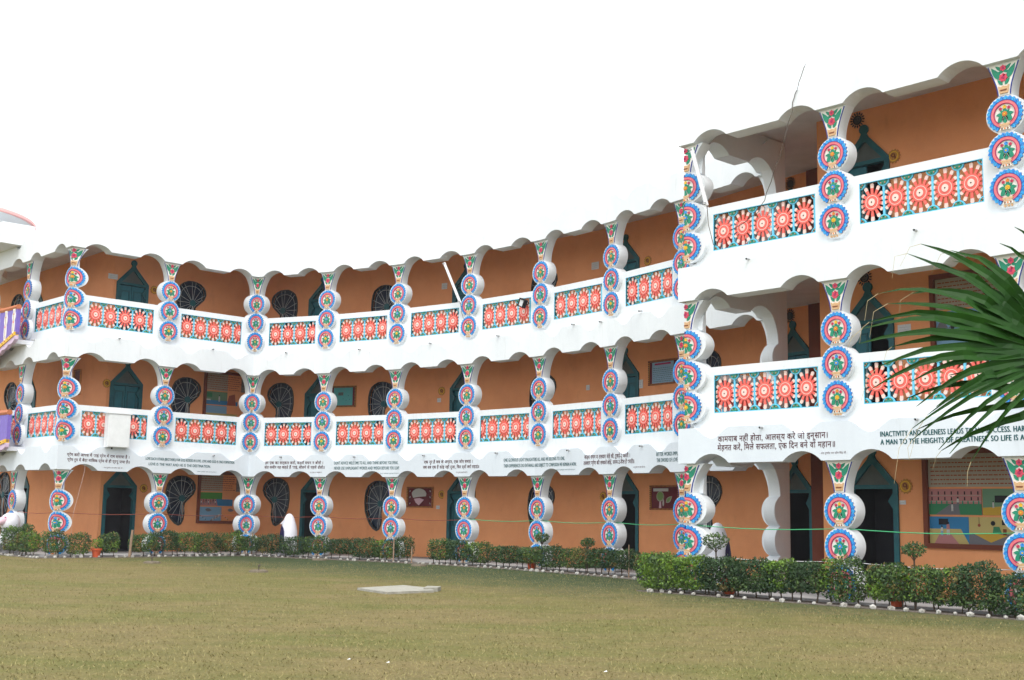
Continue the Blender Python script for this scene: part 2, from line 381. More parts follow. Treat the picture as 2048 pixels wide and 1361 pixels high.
def capital_src():
    mb = MB()
    pts = [(.105, .33), (.112, .40), (.135, .52), (.185, .67), (.265, .875)]
    out = pts+[(-x, z) for x, z in pts[::-1]]
    mb.plate(out, [], -.010, 0, 'cream', back=False)
    for s in (-1, 1):
        mb.plate(petal(s*.05, .60, 90-s*33, .29, .10), [], -.022, -.01, 'leaf_paint', back=False)
        mb.plate(petal(s*.02, .76, 90-s*50, .15, .06), [], -.018, -.01, 'leaf_paint', back=False)
        mb.plate(petal(s*.02, .51, 90-s*40, .13, .055), [], -.022, -.01, 'leaf_paint', back=False)
        mb.plate(petal(0, .745, 90-s*100, .13, .045), [], -.020, -.01, 'leaf_paint', back=False)
        o = [(s*(x+.006), z) for x, z in pts]; o = o+[(s*(x-.010), z) for x, z in pts[::-1]]
        mb.plate(o, [], -.016, -.0, 'navy_line', back=False)
    flower(mb, 0, .80, .058, -.028, 'rose', 'magenta', 6); flower(mb, 0, .635, .078, -.030, 'rose', 'magenta', 7)
    mb.plate([(-.07, .36), (.07, .36), (.095, .50), (.05, .475), (0, .49), (-.05, .475), (-.095, .50)], [], -.032, -.01, 'tan', back=False)
    mb.plate([(-.05, .40), (.05, .40), (.06, .425), (-.06, .425)], [], -.036, -.03, 'brown', back=False)
    return mb
def halves(mb):
    """split a relief along x=0 so that it can fold round a corner: clamp each face to one side using bisect"""
    me = mb.mesh('tmp'); bm = bmesh.new(); bm.from_mesh(me)
    bmesh.ops.bisect_plane(bm, geom=bm.verts[:]+bm.edges[:]+bm.faces[:], plane_co=(0, 0, 0), plane_no=(1, 0, 0), dist=1e-5)
    o = MB(); o.mats = list(mb.mats)
    for f in bm.faces:
        o.add([v.co[:] for v in f.verts], [tuple(range(len(f.verts)))], mb.mats[f.material_index])
    bm.free(); bpy.data.meshes.remove(me)
    o.v = [(0.0 if abs(x) < 2e-5 else x, y, z) for x, y, z in o.v]
    # verts on the seam must know their side: nudge by face centre
    out = MB(); out.mats = list(o.mats)
    for f, m in zip(o.f, o.m):
        vs = [o.v[i] for i in f]; out.add(vs, [tuple(range(len(vs)))], o.mats[m])
    return out
MED = [medallion_src(i) for i in range(3)]; CAP = capital_src()
MEDMESH = [m.mesh('medallion') for m in MED]; CAPMESH = CAP.mesh('capital_relief')
MEDH = [halves(m) for m in MED]; CAPH = halves(CAP)
def node_matrix(nd):
    v = BIS[nd].normalized(); t = Vector((v.y, -v.x)); p = P[nd]
    return Matrix(((t.x, v.x, 0, p.x), (t.y, v.y, 0, p.y), (0, 0, 1, 0), (0, 0, 0, 1)))
for nd in ORD:
    for k in range(3):
        par = ROOT[NODEWING[nd]]; TR = Matrix.Translation((P[nd].x, P[nd].y, 0))
        c = link('column', column_mesh(k, nd), par, TR)
        if nd in 'NQ': continue
        fm = {}
        for j in range(3):
            kind = (0, 1, 2)[j]; z = C1[k]-SP*j
            if nd in FOLDED: link('medallion', fold(MEDH[kind], 'medallion', nd, {'B': 1.3, 'K': 1.25}.get(nd, 1)), c, TR @ Matrix.Translation((0, 0, z)))
            else: link('medallion', MEDMESH[kind], c, node_matrix(nd) @ Matrix.Translation((0, 0, z)))
        if nd in FOLDED: link('capital_relief', fold(CAPH, 'capital_relief', nd, {'B': 1.3, 'K': 1.2}.get(nd, 1)), c, TR @ Matrix.Translation((0, 0, C1[k])))
        else: link('capital_relief', CAPMESH, c, node_matrix(nd) @ Matrix.Translation((0, 0, C1[k])))

# ------------------------------------------------------------------ wavy beams, parapets with pierced panels
def band(bay, k):
    L_ = LEN[bay]; b = beamb(k); w = .80 if L_ < 3 else .83; h = .18; cap = .30
    def arc(x0, n=12):
        Rr = (w*w/4+h*h)/(2*h); cx = x0+w/2; cz = b+h-Rr; a = math.asin(w/2/Rr)
        return [(cx+Rr*math.sin(-a+2*a*i/n), cz+Rr*math.cos(-a+2*a*i/n)) for i in range(n+1)]
    bot = [(0, b)]+arc(cap)+arc(L_-cap-w)+[(L_, b)]
    dw, dh, zt = w*1.05, .215, b+.70
    def dip(xc, n=12): return [(xc+dw/2-dw*i/n, zt-dh*(.5-.5*math.cos(math.tau*i/n))**.8) for i in range(n+1)]
    top = [(L_, zt)]+dip(L_-cap-w/2)+dip(cap+w/2)+[(0, zt)]
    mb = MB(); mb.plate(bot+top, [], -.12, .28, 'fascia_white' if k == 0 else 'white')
    return mb.mesh('arch_beam', xf=miter(bay))
def wheel_mesh():
    mb = MB(); n = 14
    for i in range(n):
        a = math.tau*(i+.5)/n; ca, sa = math.cos(a), math.sin(a)
        # reach of the petal: the cell is taller than wide
        rx, rz = .232, .365; l = 1/math.sqrt((ca/rx)**2+(sa/rz)**2); l = min(l, .36)
        mid = .145+(l-.145)*.56
        def pt(r, d): return (r*ca-d*sa, r*sa+d*ca)
        mb.plate([pt(.10, -.018), pt(mid, -.028), pt(mid, .028), pt(.10, .018)], [], -.012, .015, 'coral', back=False)
        mb.plate([pt(mid, -.028), pt(l*.93, -.034), pt(l, -.018), pt(l, .018), pt(l*.93, .034), pt(mid, .028)], [], -.008, .015, 'blush', back=False)
    mb.plate([((.148 if i % 2 else .156)*math.cos(math.tau*i/28), (.153 if i % 2 else .162)*math.sin(math.tau*i/28)) for i in range(28)], [], -.020, .02, 'coral')
    o = circ(0, 0, .128, 18); mb.plate(o, [circ(0, 0, .118, 18)], -.024, -.02, 'blush', back=False)
    mb.plate(circ(0, 0, .064, 14, rz=.070), [], -.032, -.015, 'blush', back=False); mb.plate(circ(0, 0, .014, 8), [], -.036, -.03, 'black', back=False)
    return mb.mesh('wheel')
WHEEL = wheel_mesh(); PITCH = .476
def jali_mesh(x0, x1, z0, z1, off):
    mb = MB(); zc = (z0+z1)/2
    xs = []; x = x0+off-PITCH
    while x < x1+PITCH*.2:
        if x > x0+.03: xs.append(x)
        x += PITCH
    for x in xs:
        if x < x1-.02: mb.box(x-.019, x+.019, .135, .17, z0+.06, z1-.06, 'sky_blue')
    for x in xs+[x0, x1]:
        for s, zz in ((1, z0), (-1, z1)):
            a0, a1 = (0, 180) if s > 0 else (180, 360)
            if x == x0: a0, a1 = (0, 90) if s > 0 else (270, 360)
            if x == x1: a0, a1 = (90, 180) if s > 0 else (180, 270)
            if x not in (x0, x1) and (x < x0+.08 or x > x1-.08): continue
            mb.plate(circ(x, zz, .118, 12, a0, a1)+[(x, zz)]*(0 if x not in (x0, x1) else 1), [], .128, .165, 'sky_blue', back=False)
            mb.plate(circ(x, zz, .094, 12, a0, a1)+([(x, zz)] if x in (x0, x1) else []), [], .115, .15, 'jali_green', back=False)
            for q in range(5):
                a = math.radians(a0+(a1-a0)*(q+.5)/5); mb.plate(circ(x+.07*math.cos(a), zz+.07*math.sin(a), .011, 5), [], .110, .12, 'coral' if q % 2 else 'black', back=False)
    mb.plate(rect(x0, z0, x1, z1), [rect(x0+.016, z0+.016, x1-.016, z1-.012)], .102, .17, 'sky_blue', edge='teal')
    return mb.mesh('lattice')
LATTICE_OFF = {('GH', 1): .24, ('HI', 1): .24}
def parapet(bay, k, panel=True):
    L_ = LEN[bay]; c = C1[k]; zt = c-.476; zb = beamb(k-1)+.3; x0, x1 = (.62 if bay[0] in 'KB' else .47), L_-(.62 if bay[1] in 'BK' else .47)
    mb = MB(); hole = [rect(x0, c-1.40, x1, c-.64)] if panel else []
    mb.plate(rect(0, zb, L_, zt), hole, .10, .22, 'white')
    p = link('parapet', mb.mesh('parapet', xf=miter(bay)), ROOT[WING[bay]], BM[bay])
    if not panel: return
    off = LATTICE_OFF.get((bay, k), PITCH)
    link('lattice', jali_mesh(x0, x1, c-1.40, c-.64, off), p, BM[bay])
    x = x0+off-PITCH/2
    if off < PITCH: x -= 0
    while x < x1+.10:
        if x > x0-.05: link('wheel', WHEEL, p, BM[bay] @ Matrix.Translation((x, .15, c-1.02)))
        x += PITCH
for bay in BAYS:
    for k in range(3):
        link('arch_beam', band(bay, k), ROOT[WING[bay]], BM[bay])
        if k: parapet(bay, k)
    mb = MB(); mb.plate(rect(0, beamb(2)+.3, LEN[bay], beamb(2)+1.04), [], .10, .22, 'white')
    link('roof_parapet', mb.mesh('roof_parapet', xf=miter(bay)), ROOT[WING[bay]], BM[bay])

# ------------------------------------------------------------------ slabs, plinth and rear walls
def off(nd, y): v = P[nd]+BIS[nd]*y; return (v.x, v.y)
def slab_mesh(name, poly, z0, z1, mtop, mbot=None):
    mb = MB(); n = len(poly); tri = geometry.tessellate_polygon([[Vector((*p, 0)) for p in poly]])
    up = []
    for a, b, c in tri:
        A, B, C = poly[a], poly[b], poly[c]; cr_ = (B[0]-A[0])*(C[1]-A[1])-(B[1]-A[1])*(C[0]-A[0]); up.append((a, b, c) if cr_ > 0 else (a, c, b))
    mb.add([(*p, z1) for p in poly], up, mtop); mb.add([(*p, z0) for p in poly], [(a, c, b) for a, b, c in up], mbot or mtop)
    vs = [(*p, z0) for p in poly]+[(*p, z1) for p in poly]
    ar = sum(poly[i][0]*poly[(i+1) % n][1]-poly[(i+1) % n][0]*poly[i][1] for i in range(n))
    fs = [(i, (i+1) % n, (i+1) % n+n, i+n) for i in range(n)]
    if ar < 0: fs = [f[::-1] for f in fs]
    mb.add(vs, fs, mbot or mtop); return mb.mesh(name)
X2 = P['A']+(P['Z']-P['A'])*4.2; X2f = X2+NN['ZA']*.2; X2b = X2+NN['ZA']*4.9
Db = P['D']+Vector((-.29, 1.64))*3.53
QB = P['Q']+NN['JQ']*4.9; NB = P['N']+NN['MN']*7
POLY = {
 'left': [tuple(X2f), off('A', .2), off('B', .2), off('C', .2), off('D', .2), tuple(Db), tuple(X2b)],
 'curved': [off(n, .2) for n in 'DEFGHIJ']+[tuple(P['Q']+BIS['J']*.2)]+[tuple(QB)]+[tuple(P[n]+BIS[n]*4.9) for n in 'JIHGFE']+[tuple(Db)],
 'block': [tuple(P['Q']+BIS['J']*.2), off('K', .2), off('L', .2), off('M', .2), off('N', .2), tuple(NB), tuple(QB)]}
for w, poly in POLY.items():
    for k in range(1, 4):
        z = 3.3*k
        link('floor_slab' if k < 3 else 'roof_slab', slab_mesh('slab', poly, z-.05, z+.05, 'plinth', 'soffit') if k < 3 else slab_mesh('slab', poly, 9.85, 10.0, 'plinth', 'soffit'), ROOT[w])
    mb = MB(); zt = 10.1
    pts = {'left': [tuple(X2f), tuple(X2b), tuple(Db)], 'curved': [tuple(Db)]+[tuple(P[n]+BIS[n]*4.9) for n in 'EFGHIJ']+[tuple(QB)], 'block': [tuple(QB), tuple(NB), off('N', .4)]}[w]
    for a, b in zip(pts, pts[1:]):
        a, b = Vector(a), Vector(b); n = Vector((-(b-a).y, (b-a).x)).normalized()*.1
        mb.add([(*(a), 0), (*(b), 0), (*(b), zt), (*(a), zt), (*(a+n), 0), (*(b+n), 0), (*(b+n), zt), (*(a+n), zt)], [(0, 1, 2, 3), (5, 4, 7, 6), (1, 5, 6, 2), (4, 0, 3, 7), (3, 2, 6, 7)], 'room_shade')
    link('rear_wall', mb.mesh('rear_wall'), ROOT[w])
    pp = {'left': [tuple(X2+NN['ZA']*-.35), off('A', -.35), off('B', -.35), off('C', -.35), off('D', -.35), tuple(Db), tuple(X2b)],
          'curved': [off(n, -.35) for n in 'DEFGHIJ']+[tuple(P['Q']+BIS['J']*-.35)]+[tuple(QB)]+[tuple(P[n]+BIS[n]*4.9) for n in 'JIHGFE']+[tuple(Db)],
          'block': [tuple(P['Q']+BIS['J']*-.35), off('K', -.35), off('L', -.35), off('M', -.35), off('N', -.35), tuple(NB), tuple(QB)]}[w]
    link('plinth', slab_mesh('plinth', pp, -.3, .05-(.004 if w == 'curved' else .0), 'plinth'), ROOT[w])

# ------------------------------------------------------------------ veranda walls with doors and windows
WD = 2.4
def wallframe(a, b):
    a, b = Vector(a), Vector(b); t = (b-a).normalized(); n = Vector((-t.y, t.x))
    return Matrix(((t.x, n.x, 0, a.x), (t.y, n.y, 0, a.y), (0, 0, 1, 0), (0, 0, 0, 1))), (b-a).length
def bayu(bay, u0, u1, y=WD):
    o = P[bay[0]]; return (tuple(o+T[bay]*u0+NN[bay]*y), tuple(o+T[bay]*u1+NN[bay]*y))
PAIS = [(0, .447), (-.17, .435), (-.31, .37), (-.43, .28), (-.50, .15), (-.54, -.03), (-.55, -.29), (-.52, -.54), (-.43, -.78), (-.325, -.96), (-.18, -1.10), (-.045, -1.16), (.055, -1.11), (.125, -.96), (.155, -.76), (.125, -.59), (.145, -.44), (.29, -.30), (.44, -.15), (.51, .02), (.49, .17), (.42, .28), (.29, .38), (.15, .43)]
def door_hole(x, z): 
    return [(x-.50, z), (x+.50, z), (x+.50, z+2.12), (x+.06, z+2.66), (x-.06, z+2.66), (x-.50, z+2.12)]
def make_door(par, mw, x, z, leaf, wide=1.0):
    """pointed teal door frame, gable panel and leaf; x centre, z floor"""
    d = link('door', None, par, mw @ Matrix.Translation((x, 0, z))); D = WM[d.name]; h = .47
    mb = MB()
    o = [(-.56, 0), (-.56, 2.10), (-.10, 2.60), (-.07, 2.66)]+circ(0, 2.77, .105, 10, 235, -55)+[(.07, 2.66), (.10, 2.60), (.56, 2.10), (.56, 0), (.45, 0), (.45, 2.02), (-.45, 2.02), (-.45, 0)]
    tri = [(-.40, 2.10), (.40, 2.10), (.03, 2.50), (-.03, 2.50)]
    mb.plate(o[::-1], [tri], -.04, .10, 'teal')
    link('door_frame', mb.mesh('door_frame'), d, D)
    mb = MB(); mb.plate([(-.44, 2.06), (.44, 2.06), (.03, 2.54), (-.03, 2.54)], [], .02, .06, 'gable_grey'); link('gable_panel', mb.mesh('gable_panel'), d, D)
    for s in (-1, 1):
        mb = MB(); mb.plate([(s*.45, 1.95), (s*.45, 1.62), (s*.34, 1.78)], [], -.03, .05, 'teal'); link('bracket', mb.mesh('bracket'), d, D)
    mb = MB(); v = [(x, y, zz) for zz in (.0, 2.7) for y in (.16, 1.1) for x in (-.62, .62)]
    mb.add(v, [(1, 3, 7, 5), (3, 2, 6, 7), (2, 0, 4, 6), (4, 5, 7, 6), (0, 2, 3, 1)], 'room_shade'); link('doorway_dark_box', mb.mesh('doorway_dark_box'), d, D)  # added near-black box so the room behind reads unlit
    if leaf != 'open':
        for s in ((-1, 1) if leaf == 'both' else (-1,)):
            mb = MB(); x0, x1 = sorted((s*.01, s*.44)); mb.box(x0, x1, .055, .095, .02, 2.01, 'teal_leaf')
            for za, zb in ((.15, .85), (1.0, 1.85)):
                mb.plate(rect(x0+.05, za, x1-.05, zb), [rect(x0+.09, za+.04, x1-.09, zb-.04)], .035, .055, 'teal', back=False)
            l = link('door_leaf', mb.mesh('door_leaf'), d, D)
            mb = MB(); mb.tube([(s*.06, .055, 1.02), (s*.06, .0, 1.02), (s*.06, .0, 1.14), (s*.06, .055, 1.14)], .012, 'metal_grey'); link('handle', mb.mesh('handle'), l, D)
    return d
def make_window(par, mw, x, z, mirror=1, s=1.0):
    d = link('window', None, par, mw @ Matrix.Translation((x, 0, z))); D = WM[d.name]
    out_ = [(mirror*p[0]*s*1.04, p[1]*s*1.03) for p in PAIS]; inn = [(mirror*p[0]*s*.97, p[1]*s*.975) for p in PAIS]
    mb = MB(); mb.plate(out_, [inn], -.03, .06, 'window_rim'); link('window_frame', mb.mesh('window_frame'), d, D)
    hx, hz = mirror*.054*s, -.287*s
    mb = MB(); mb.plate(circ(hx, hz, .11*s, 14), [], .0, .03, 'teal'); link('hub', mb.mesh('hub'), d, D)
    mb = MB()
    for i in range(0, len(inn)):
        if i in (1, 4, 10, 15, 17, 20, 22): continue
        p = inn[i]; m1 = ((hx+p[0])/2+R.uniform(-.012, .012), (hz+p[1])/2)
        mb.tube([(hx, .02, hz), (m1[0], .02, m1[1]), (p[0], .02, p[1])], .0065, 'grille', n=4, cap=False)
    r2 = [(hx+(p[0]-hx)*.80, .022, hz+(p[1]-hz)*.80) for p in inn[:9][::-1]+inn[::-1][:8]]
    mb.tube(r2, .007, 'grille', n=4, cap=False)
    link('grille', mb.mesh('grille'), d, D)
    mb = MB(); mb.plate([(p[0]*1.02, p[1]*1.02) for p in inn], [], .10, .11, 'pane_dark'); link('pane', mb.mesh('pane'), d, D)
LEAF = {0: 'open', 1: 'both', 2: 'both'}
# wall runs: wing, point a, point b, bay frame used to give door/window positions
def wallrun(wing, bay, ua, ub, doors=(), windows=(), y=WD, material='orange', doorleaf=None):
    a, b = bayu(bay, ua, ub, y); mw, L_ = wallframe(a, b)
    for k in range(3):
        z0, z1 = 3.3*k+.05, (3.3*k+3.25 if k < 2 else 9.85)
        holes = []; base = []
        for dx in doors:
            base += [(dx-ua-.50, z0), (dx-ua-.50, z0+2.12), (dx-ua-.06, z0+2.62), (dx-ua+.06, z0+2.62), (dx-ua+.50, z0+2.12), (dx-ua+.50, z0)]
        for wx, mir, zc, sc in windows:
            holes.append([(wx-ua+mir*p[0]*sc, zc+3.3*k+p[1]*sc) for p in PAIS])
        mb = MB(); mb.plate([(0, z0)]+base+[(L_, z0), (L_, z1), (0, z1)], holes, 0, .15, material)
        link('wall', mb.mesh('wall'), ROOT[wing], mw)
        for dx in doors:
            lf = (doorleaf or LEAF)[k]
            make_door(ROOT[wing], mw, dx-ua, z0, lf)
        for wx, mir, zc, sc in windows: make_window(ROOT[wing], mw, wx-ua, zc+3.3*k, mir, sc)
def wu(bay, end): return WD*TA[bay] if end == 0 else LEN[bay]+WD*TB[bay]
wallrun('left', 'AB', -10.2, wu('AB', 1), doors=(-5.35,), windows=((-7.15, -1, 2.15, 1.1),))
wallrun('left', 'BC', wu('BC', 0), LEN['BC']+wu('CD', 1), doors=(3.09,), windows=((LEN['BC']+2.05, 1, 2.08, 1),))
wallrun('curved', 'DE', wu('DE', 0), wu('DE', 1), doors=(1.04,), windows=((-.55, -1, 2.10, 1),))
wallrun('curved', 'EF', wu('EF', 0), wu('EF', 1), windows=((.55, 1, 2.02, 1),))
wallrun('curved', 'FG', wu('FG', 0), wu('FG', 1), doors=(.77,), doorleaf={0: 'both', 1: 'both', 2: 'half'})
wallrun('curved', 'GH', wu('GH', 0), wu('GH', 1), windows=((.82, 1, 1.94, 1),))
wallrun('curved', 'HI', wu('HI', 0), wu('HI', 1), doors=(.93,))
wallrun('curved', 'IJ', wu('IJ', 0), wu('IJ', 1), windows=((1.03, 1, 2.08, 1),))
wallrun('curved', 'JQ', wu('JQ', 0), 4.15, doors=(1.32,))
wallrun('block', 'KL', 1.60, wu('KL', 1), doors=(2.74,), doorleaf={0: 'open', 1: 'half', 2: 'half'})
wallrun('block', 'LM', wu('LM', 0), wu('LM', 1))
wallrun('block', 'MN', wu('MN', 0), wu('MN', 1))
# side wall closing the lobby between the block and the curved wing, and a dark strip painted for the shaded wall end
a = P['K']+T['KL']*1.60+NN['KL']*(WD+.15); b = a+NN['KL']*2.5; mw, L_ = wallframe(b, a)
mb = MB(); mb.plate(rect(0, .05, L_, 9.85), [], 0, .12, 'orange'); link('wall', mb.mesh('wall'), ROOT['block'], mw)
mw, _ = wallframe(*bayu('JQ', 0, 1)); mb = MB(); mb.box(1.86, 2.30, -.05, 0, .05, 9.85, 'maroon_frame_shade')
link('shade_strip', mb.mesh('shade_strip'), ROOT['curved'], mw, label='dark maroon strip painted as shaded wall beside the recessed doors')

# ------------------------------------------------------------------ lettering on the ground-floor beams
def bendpt(bay, u, y, z):
    i = BAYS.index(bay)
    while u > LEN[BAYS[i]] and i < len(BAYS)-1: u -= LEN[BAYS[i]]; i += 1
    while u < 0 and i > 0: i -= 1; u += LEN[BAYS[i]]
    b = BAYS[i]; v = P[b[0]]+T[b]*u+NN[b]*y; return (v.x, v.y, z)
def lettering(bay, body, u0, u1, z, h, ink, bold=.012, y=-.1245):
    cu = bpy.data.curves.new('lettering', 'FONT'); cu.body = body; cu.size = 1; cu.offset = bold*(1.5 if ink == 'hindi_ink' else 0); cu.space_character = 1.08; cu.resolution_u = 3
    ob = bpy.data.objects.new('lettering_src', cu); COL.objects.link(ob)
    dg = bpy.context.evaluated_depsgraph_get(); me = bpy.data.meshes.new_from_object(ob.evaluated_get(dg))
    bpy.data.objects.remove(ob); bpy.data.curves.remove(cu)
    xs = [v.co.x for v in me.vertices]
    if not xs: return
    a, b = min(xs), max(xs)
    for v in me.vertices:
        v.co = bendpt(bay, u0+(v.co.x-a)/(b-a)*(u1-u0), y, z+v.co.y*h/.72)
    if ink == 'english_ink' and bold:
        vs = [tuple(v.co) for v in me.vertices]; fs = [tuple(p.vertices) for p in me.polygons]; n = len(vs); t = T[bay]; nn = NN[bay]; bs = .009 if bay == 'LM' else .0045
        vs += [(x+t.x*bs-nn.x*.001, y_+t.y*bs-nn.y*.001, z_-bs*.3) for x, y_, z_ in vs]; fs += [tuple(i+n for i in f) for f in fs]
        bpy.data.meshes.remove(me); me = bpy.data.meshes.new('lettering'); me.from_pydata(vs, [], fs)
    me.materials.clear(); me.materials.append(M[ink]); me.update()
    link('lettering', me, ROOT[WING[bay]], None)
HI, EN = 'hindi_ink', 'english_ink'
lettering('BC', 'प्रेम करो आपस में भाई प्रेम में राम समाया है ।', .16, 2.10, 2.915, .085, HI)
lettering('BC', 'प्रेम रूप में बैठा मालकि प्रेम से ही प्रभु पाया है॥'.replace('लकि', 'िलक'), .18, 2.12, 2.765, .085, HI)
lettering('BC', '- संत गुरमीत राम रहीम सिंह जी -', 1.28, 1.93, 2.60, .035, HI, 0)
lettering('CD', 'LOVE EACH OTHER (BROTHERS) FOR GOD RESIDES IN LOVE, LOVE AND GOD IS ONE FORMATION.', -.57, 2.52, 2.905, .085, EN)
lettering('CD', 'LOVE IS THE WAY AND HE IS THE DESTINATION.', -.46, 1.66, 2.745, .085, EN)
lettering('CD', 'SAINT GURMEET RAM RAHIM SINGH JI', 1.2, 1.88, 2.60, .03, EN, 0)
lettering('DE', 'हर एक का सत्कार करो, कड़वे वचन न बोलो ।', .71, 2.92, 2.92, .09, HI)
lettering('DE', 'संत कबीर यह कहते हैं भाई, बोलने से पहले तोलो॥', .69, 2.99, 2.775, .09, HI)
lettering('DE', '- संत गुरमीत राम रहीम सिंह जी -', 2.40, 2.90, 2.64, .035, HI, 0)
lettering('EF', "DON'T ADVICE WELCOME TO ALL AND THINK BEFORE YOU SPEAK,", .62, 3.12, 2.905, .095, EN)
lettering('EF', 'NEVER USE UNPLEASANT WORDS AND WEIGH BEFORE YOU LEAP.', .63, 3.18, 2.745, .095, EN)
lettering('EF', 'SAINT GURMEET RAM RAHIM SINGH JI', 2.42, 3.18, 2.61, .03, EN, 0)
lettering('FG', 'एक नूर है सब के अन्दर, एक जोत समाई ।', 1.36, 3.28, 2.91, .09, HI)
lettering('FG', 'जब सब एक हैं कोई नहीं दूजा, फिर क्यों करो लड़ाई॥'.replace('फिर', 'िफर'), 1.32, 3.56, 2.755, .09, HI)
lettering('FG', '- संत गुरमीत राम रहीम सिंह जी -', 2.59, 3.09, 2.62, .035, HI, 0)
lettering('GH', 'ONE GLORIOUS LIGHT ENLIGHTENS ALL AND WE BELONG TO ONE,', 1.69, 4.18, 2.915, .095, EN)
lettering('GH', 'THEN DIFFERENCES DO ENTHRALL AND SUBJECT TO CONFUSION WE REMAIN A NON,', 1.70, 4.65, 2.755, .095, EN)
lettering('GH', 'SAINT GURMEET RAM RAHIM SINGH JI', 3.84, 4.61, 2.64, .03, EN, 0)
lettering('HI', 'कड़वे वचन व तलवार लोहे की, टुकड़े-2 करती ।', 2.05, 3.89, 2.92, .10, HI)
lettering('HI', 'तलवार प्रेम की सबको जोड़े, जनम-2-दिल है भरती॥'.replace('दिल', 'िदल'), 2.02, 4.06, 2.765, .10, HI)
lettering('HI', '- संत गुरमीत राम रहीम सिंह जी -', 4.01, 4.50, 2.645, .035, HI, 0)
lettering('IJ', 'BITTER WORDS IMPL', 2.01, 2.81, 2.91, .095, EN)
lettering('IJ', 'THE SWORD OF LOVE', 2.02, 2.80, 2.765, .095, EN)
lettering('KL', 'कामयाब नहीं होता, आलस्य करे जो इन्सान।', .88, 3.36, 2.925, .115, HI, .008)
lettering('KL', 'मेहनत करे, मिले सफलता, एक दिन बने वो महान॥'.replace('मिले', 'िमले').replace('दिन', 'िदन'), .87, 3.51, 2.755, .115, HI, .008)
lettering('KL', '- संत गुरमीत राम रहीम सिंह जी -'.replace('सिंह', 'िसंह'), 3.19, 3.76, 2.63, .035, HI, 0)
lettering('LM', 'INACTIVITY AND IDLENESS LEADS TO NO SUCCESS. HARD', .91, 3.55, 2.905, .095, EN)
lettering('LM', 'A MAN TO THE HEIGHTS OF GREATNESS. SO LIFE IS ACT', .91, 3.60, 2.765, .095, EN)

# ------------------------------------------------------------------ rain spouts
mb = MB(); mb.tube([(0, .02, 0), (0, -.09, -.012)], .022, 'metal_grey', n=8, cap=False); mb.tube([(0, .0, 0), (0, -.07, -.01)], .017, 'black', n=8); SPOUT = mb.mesh('rain_spout')
SP_ = {'BC': (1.53, 6.52), 'CD': (1.73, 3.14), 'DE': (1.32, 3.15), 'EF': (1.43, 3.14), 'FG': (1.37, 3.15), 'GH': (1.43, 3.17), 'HI': (1.43, 3.17), 'IJ': (1.45, 3.18), 'KL': (1.93, 3.17), 'LM': (1.63, 3.18)}
for b, (u, z) in list(SP_.items())+[('CD', (1.51, 6.53)), ('DE', (1.35, 6.53)), ('EF', (1.48, 6.51)), ('FG', (1.5, 6.53)), ('GH', (1.4, 6.53)), ('HI', (1.58, 6.54)), ('HI', (2.68, 6.49)), ('IJ', (1.41, 6.56)), ('KL', (1.66, 6.47)), ('LM', (1.71, 6.47)), ('AB', (1.1, 6.5))]:
    link('rain_spout', SPOUT, ROOT[WING[b]], BM[b] @ Matrix.Translation((u, -.12, z)))

# ------------------------------------------------------------------ wall emblems, notices, boards
def emblem(bay, u, z, kind, label):
    mw = BM[bay] @ Matrix.Translation((u, WD, z)); mb = MB()
    if kind == 'gold':
        n = 14; o = []
        for i in range(n*2):
            r = .125 if i % 2 else .15; o.append((r*math.cos(math.pi*i/n), r*math.sin(math.pi*i/n)))
        mb.plate(o, [], -.02, 0, 'gold'); mb.plate(circ(0, 0, .105, 18), [circ(0, 0, .085, 18)], -.03, -.02, 'yellow', back=False)
        mb.plate(circ(-.01, .02, .045, 10), [circ(-.01, .02, .022, 10)], -.03, -.02, 'brown', back=False)
        mb.plate([(.02, -.06), (.045, -.05), (.035, .03), (.015, .02)], [], -.03, -.02, 'brown', back=False)
    else:
        mb.plate(circ(0, 0, .10, 18), [circ(0, 0, .078, 18)], -.02, 0, 'black')
        mb.plate(circ(0, 0, .076, 14), [], -.008, 0, 'rust')
        for s in (-1, 1): mb.plate(circ(s*.03, .02, .014, 6), [], -.014, -.008, 'black', back=False)
        mb.plate([(-.03, -.03), (.03, -.03), (0, -.045)], [], -.014, -.008, 'black', back=False)
        for i in range(16):
            a = math.tau*i/16; mb.plate(petal(.105*math.cos(a), .105*math.sin(a), math.degrees(a), .07, .03, 3), [], -.02, -.005, 'black', back=False)
    return tag(link('sun_emblem', mb.mesh('sun_emblem'), None, mw), label, 'wall emblem', 'round emblems on the veranda walls')
G_ = [('BC', 2.41, 5.39, 'left of the first-floor door behind the corner column'), ('BC', 3.90, 2.08, 'right of the dark ground-floor doorway of the left wing'), ('BC', 3.86, 8.64, 'right of the top-floor door of the left wing'),
      ('EF', 2.94, 5.38, 'left of the first-floor door in the middle of the curved wing'), ('EF', 3.05, 2.04, 'beside the red turban board on the ground floor'), ('HI', 1.83, 8.6, 'right of the top-floor door beside the projecting block'),
      ('HI', .04, 2.0, 'half hidden by a column left of the curved wing\'s last doorway'), ('JQ', .63, 2.05, 'left of the narrow ground-floor doorway behind the side arch'), ('LM', -.06, 2.12, 'between the ground-floor doorway and the mural of the right block'), ('LM', -.12, 8.72, 'top floor of the right block, right of its door')]
for b, u, z, l in G_: emblem(b, u, z, 'gold', 'round golden wall emblem '+l)
for b, u, z, l in [('LM', -.85, 6.33, 'above the first-floor door of the right block'), ('LM', -.93, 9.66, 'above the top-floor door of the right block'), ('JQ', 1.22, 6.36, 'above the recessed first-floor door behind the side arch'), ('JQ', 1.30, 9.66, 'above the recessed top-floor door behind the side arch'), ('JQ', 1.30, 3.05, 'above the recessed ground-floor doorway behind the side arch')]:
    emblem(b, u, z, 'black', 'black sun face emblem '+l)
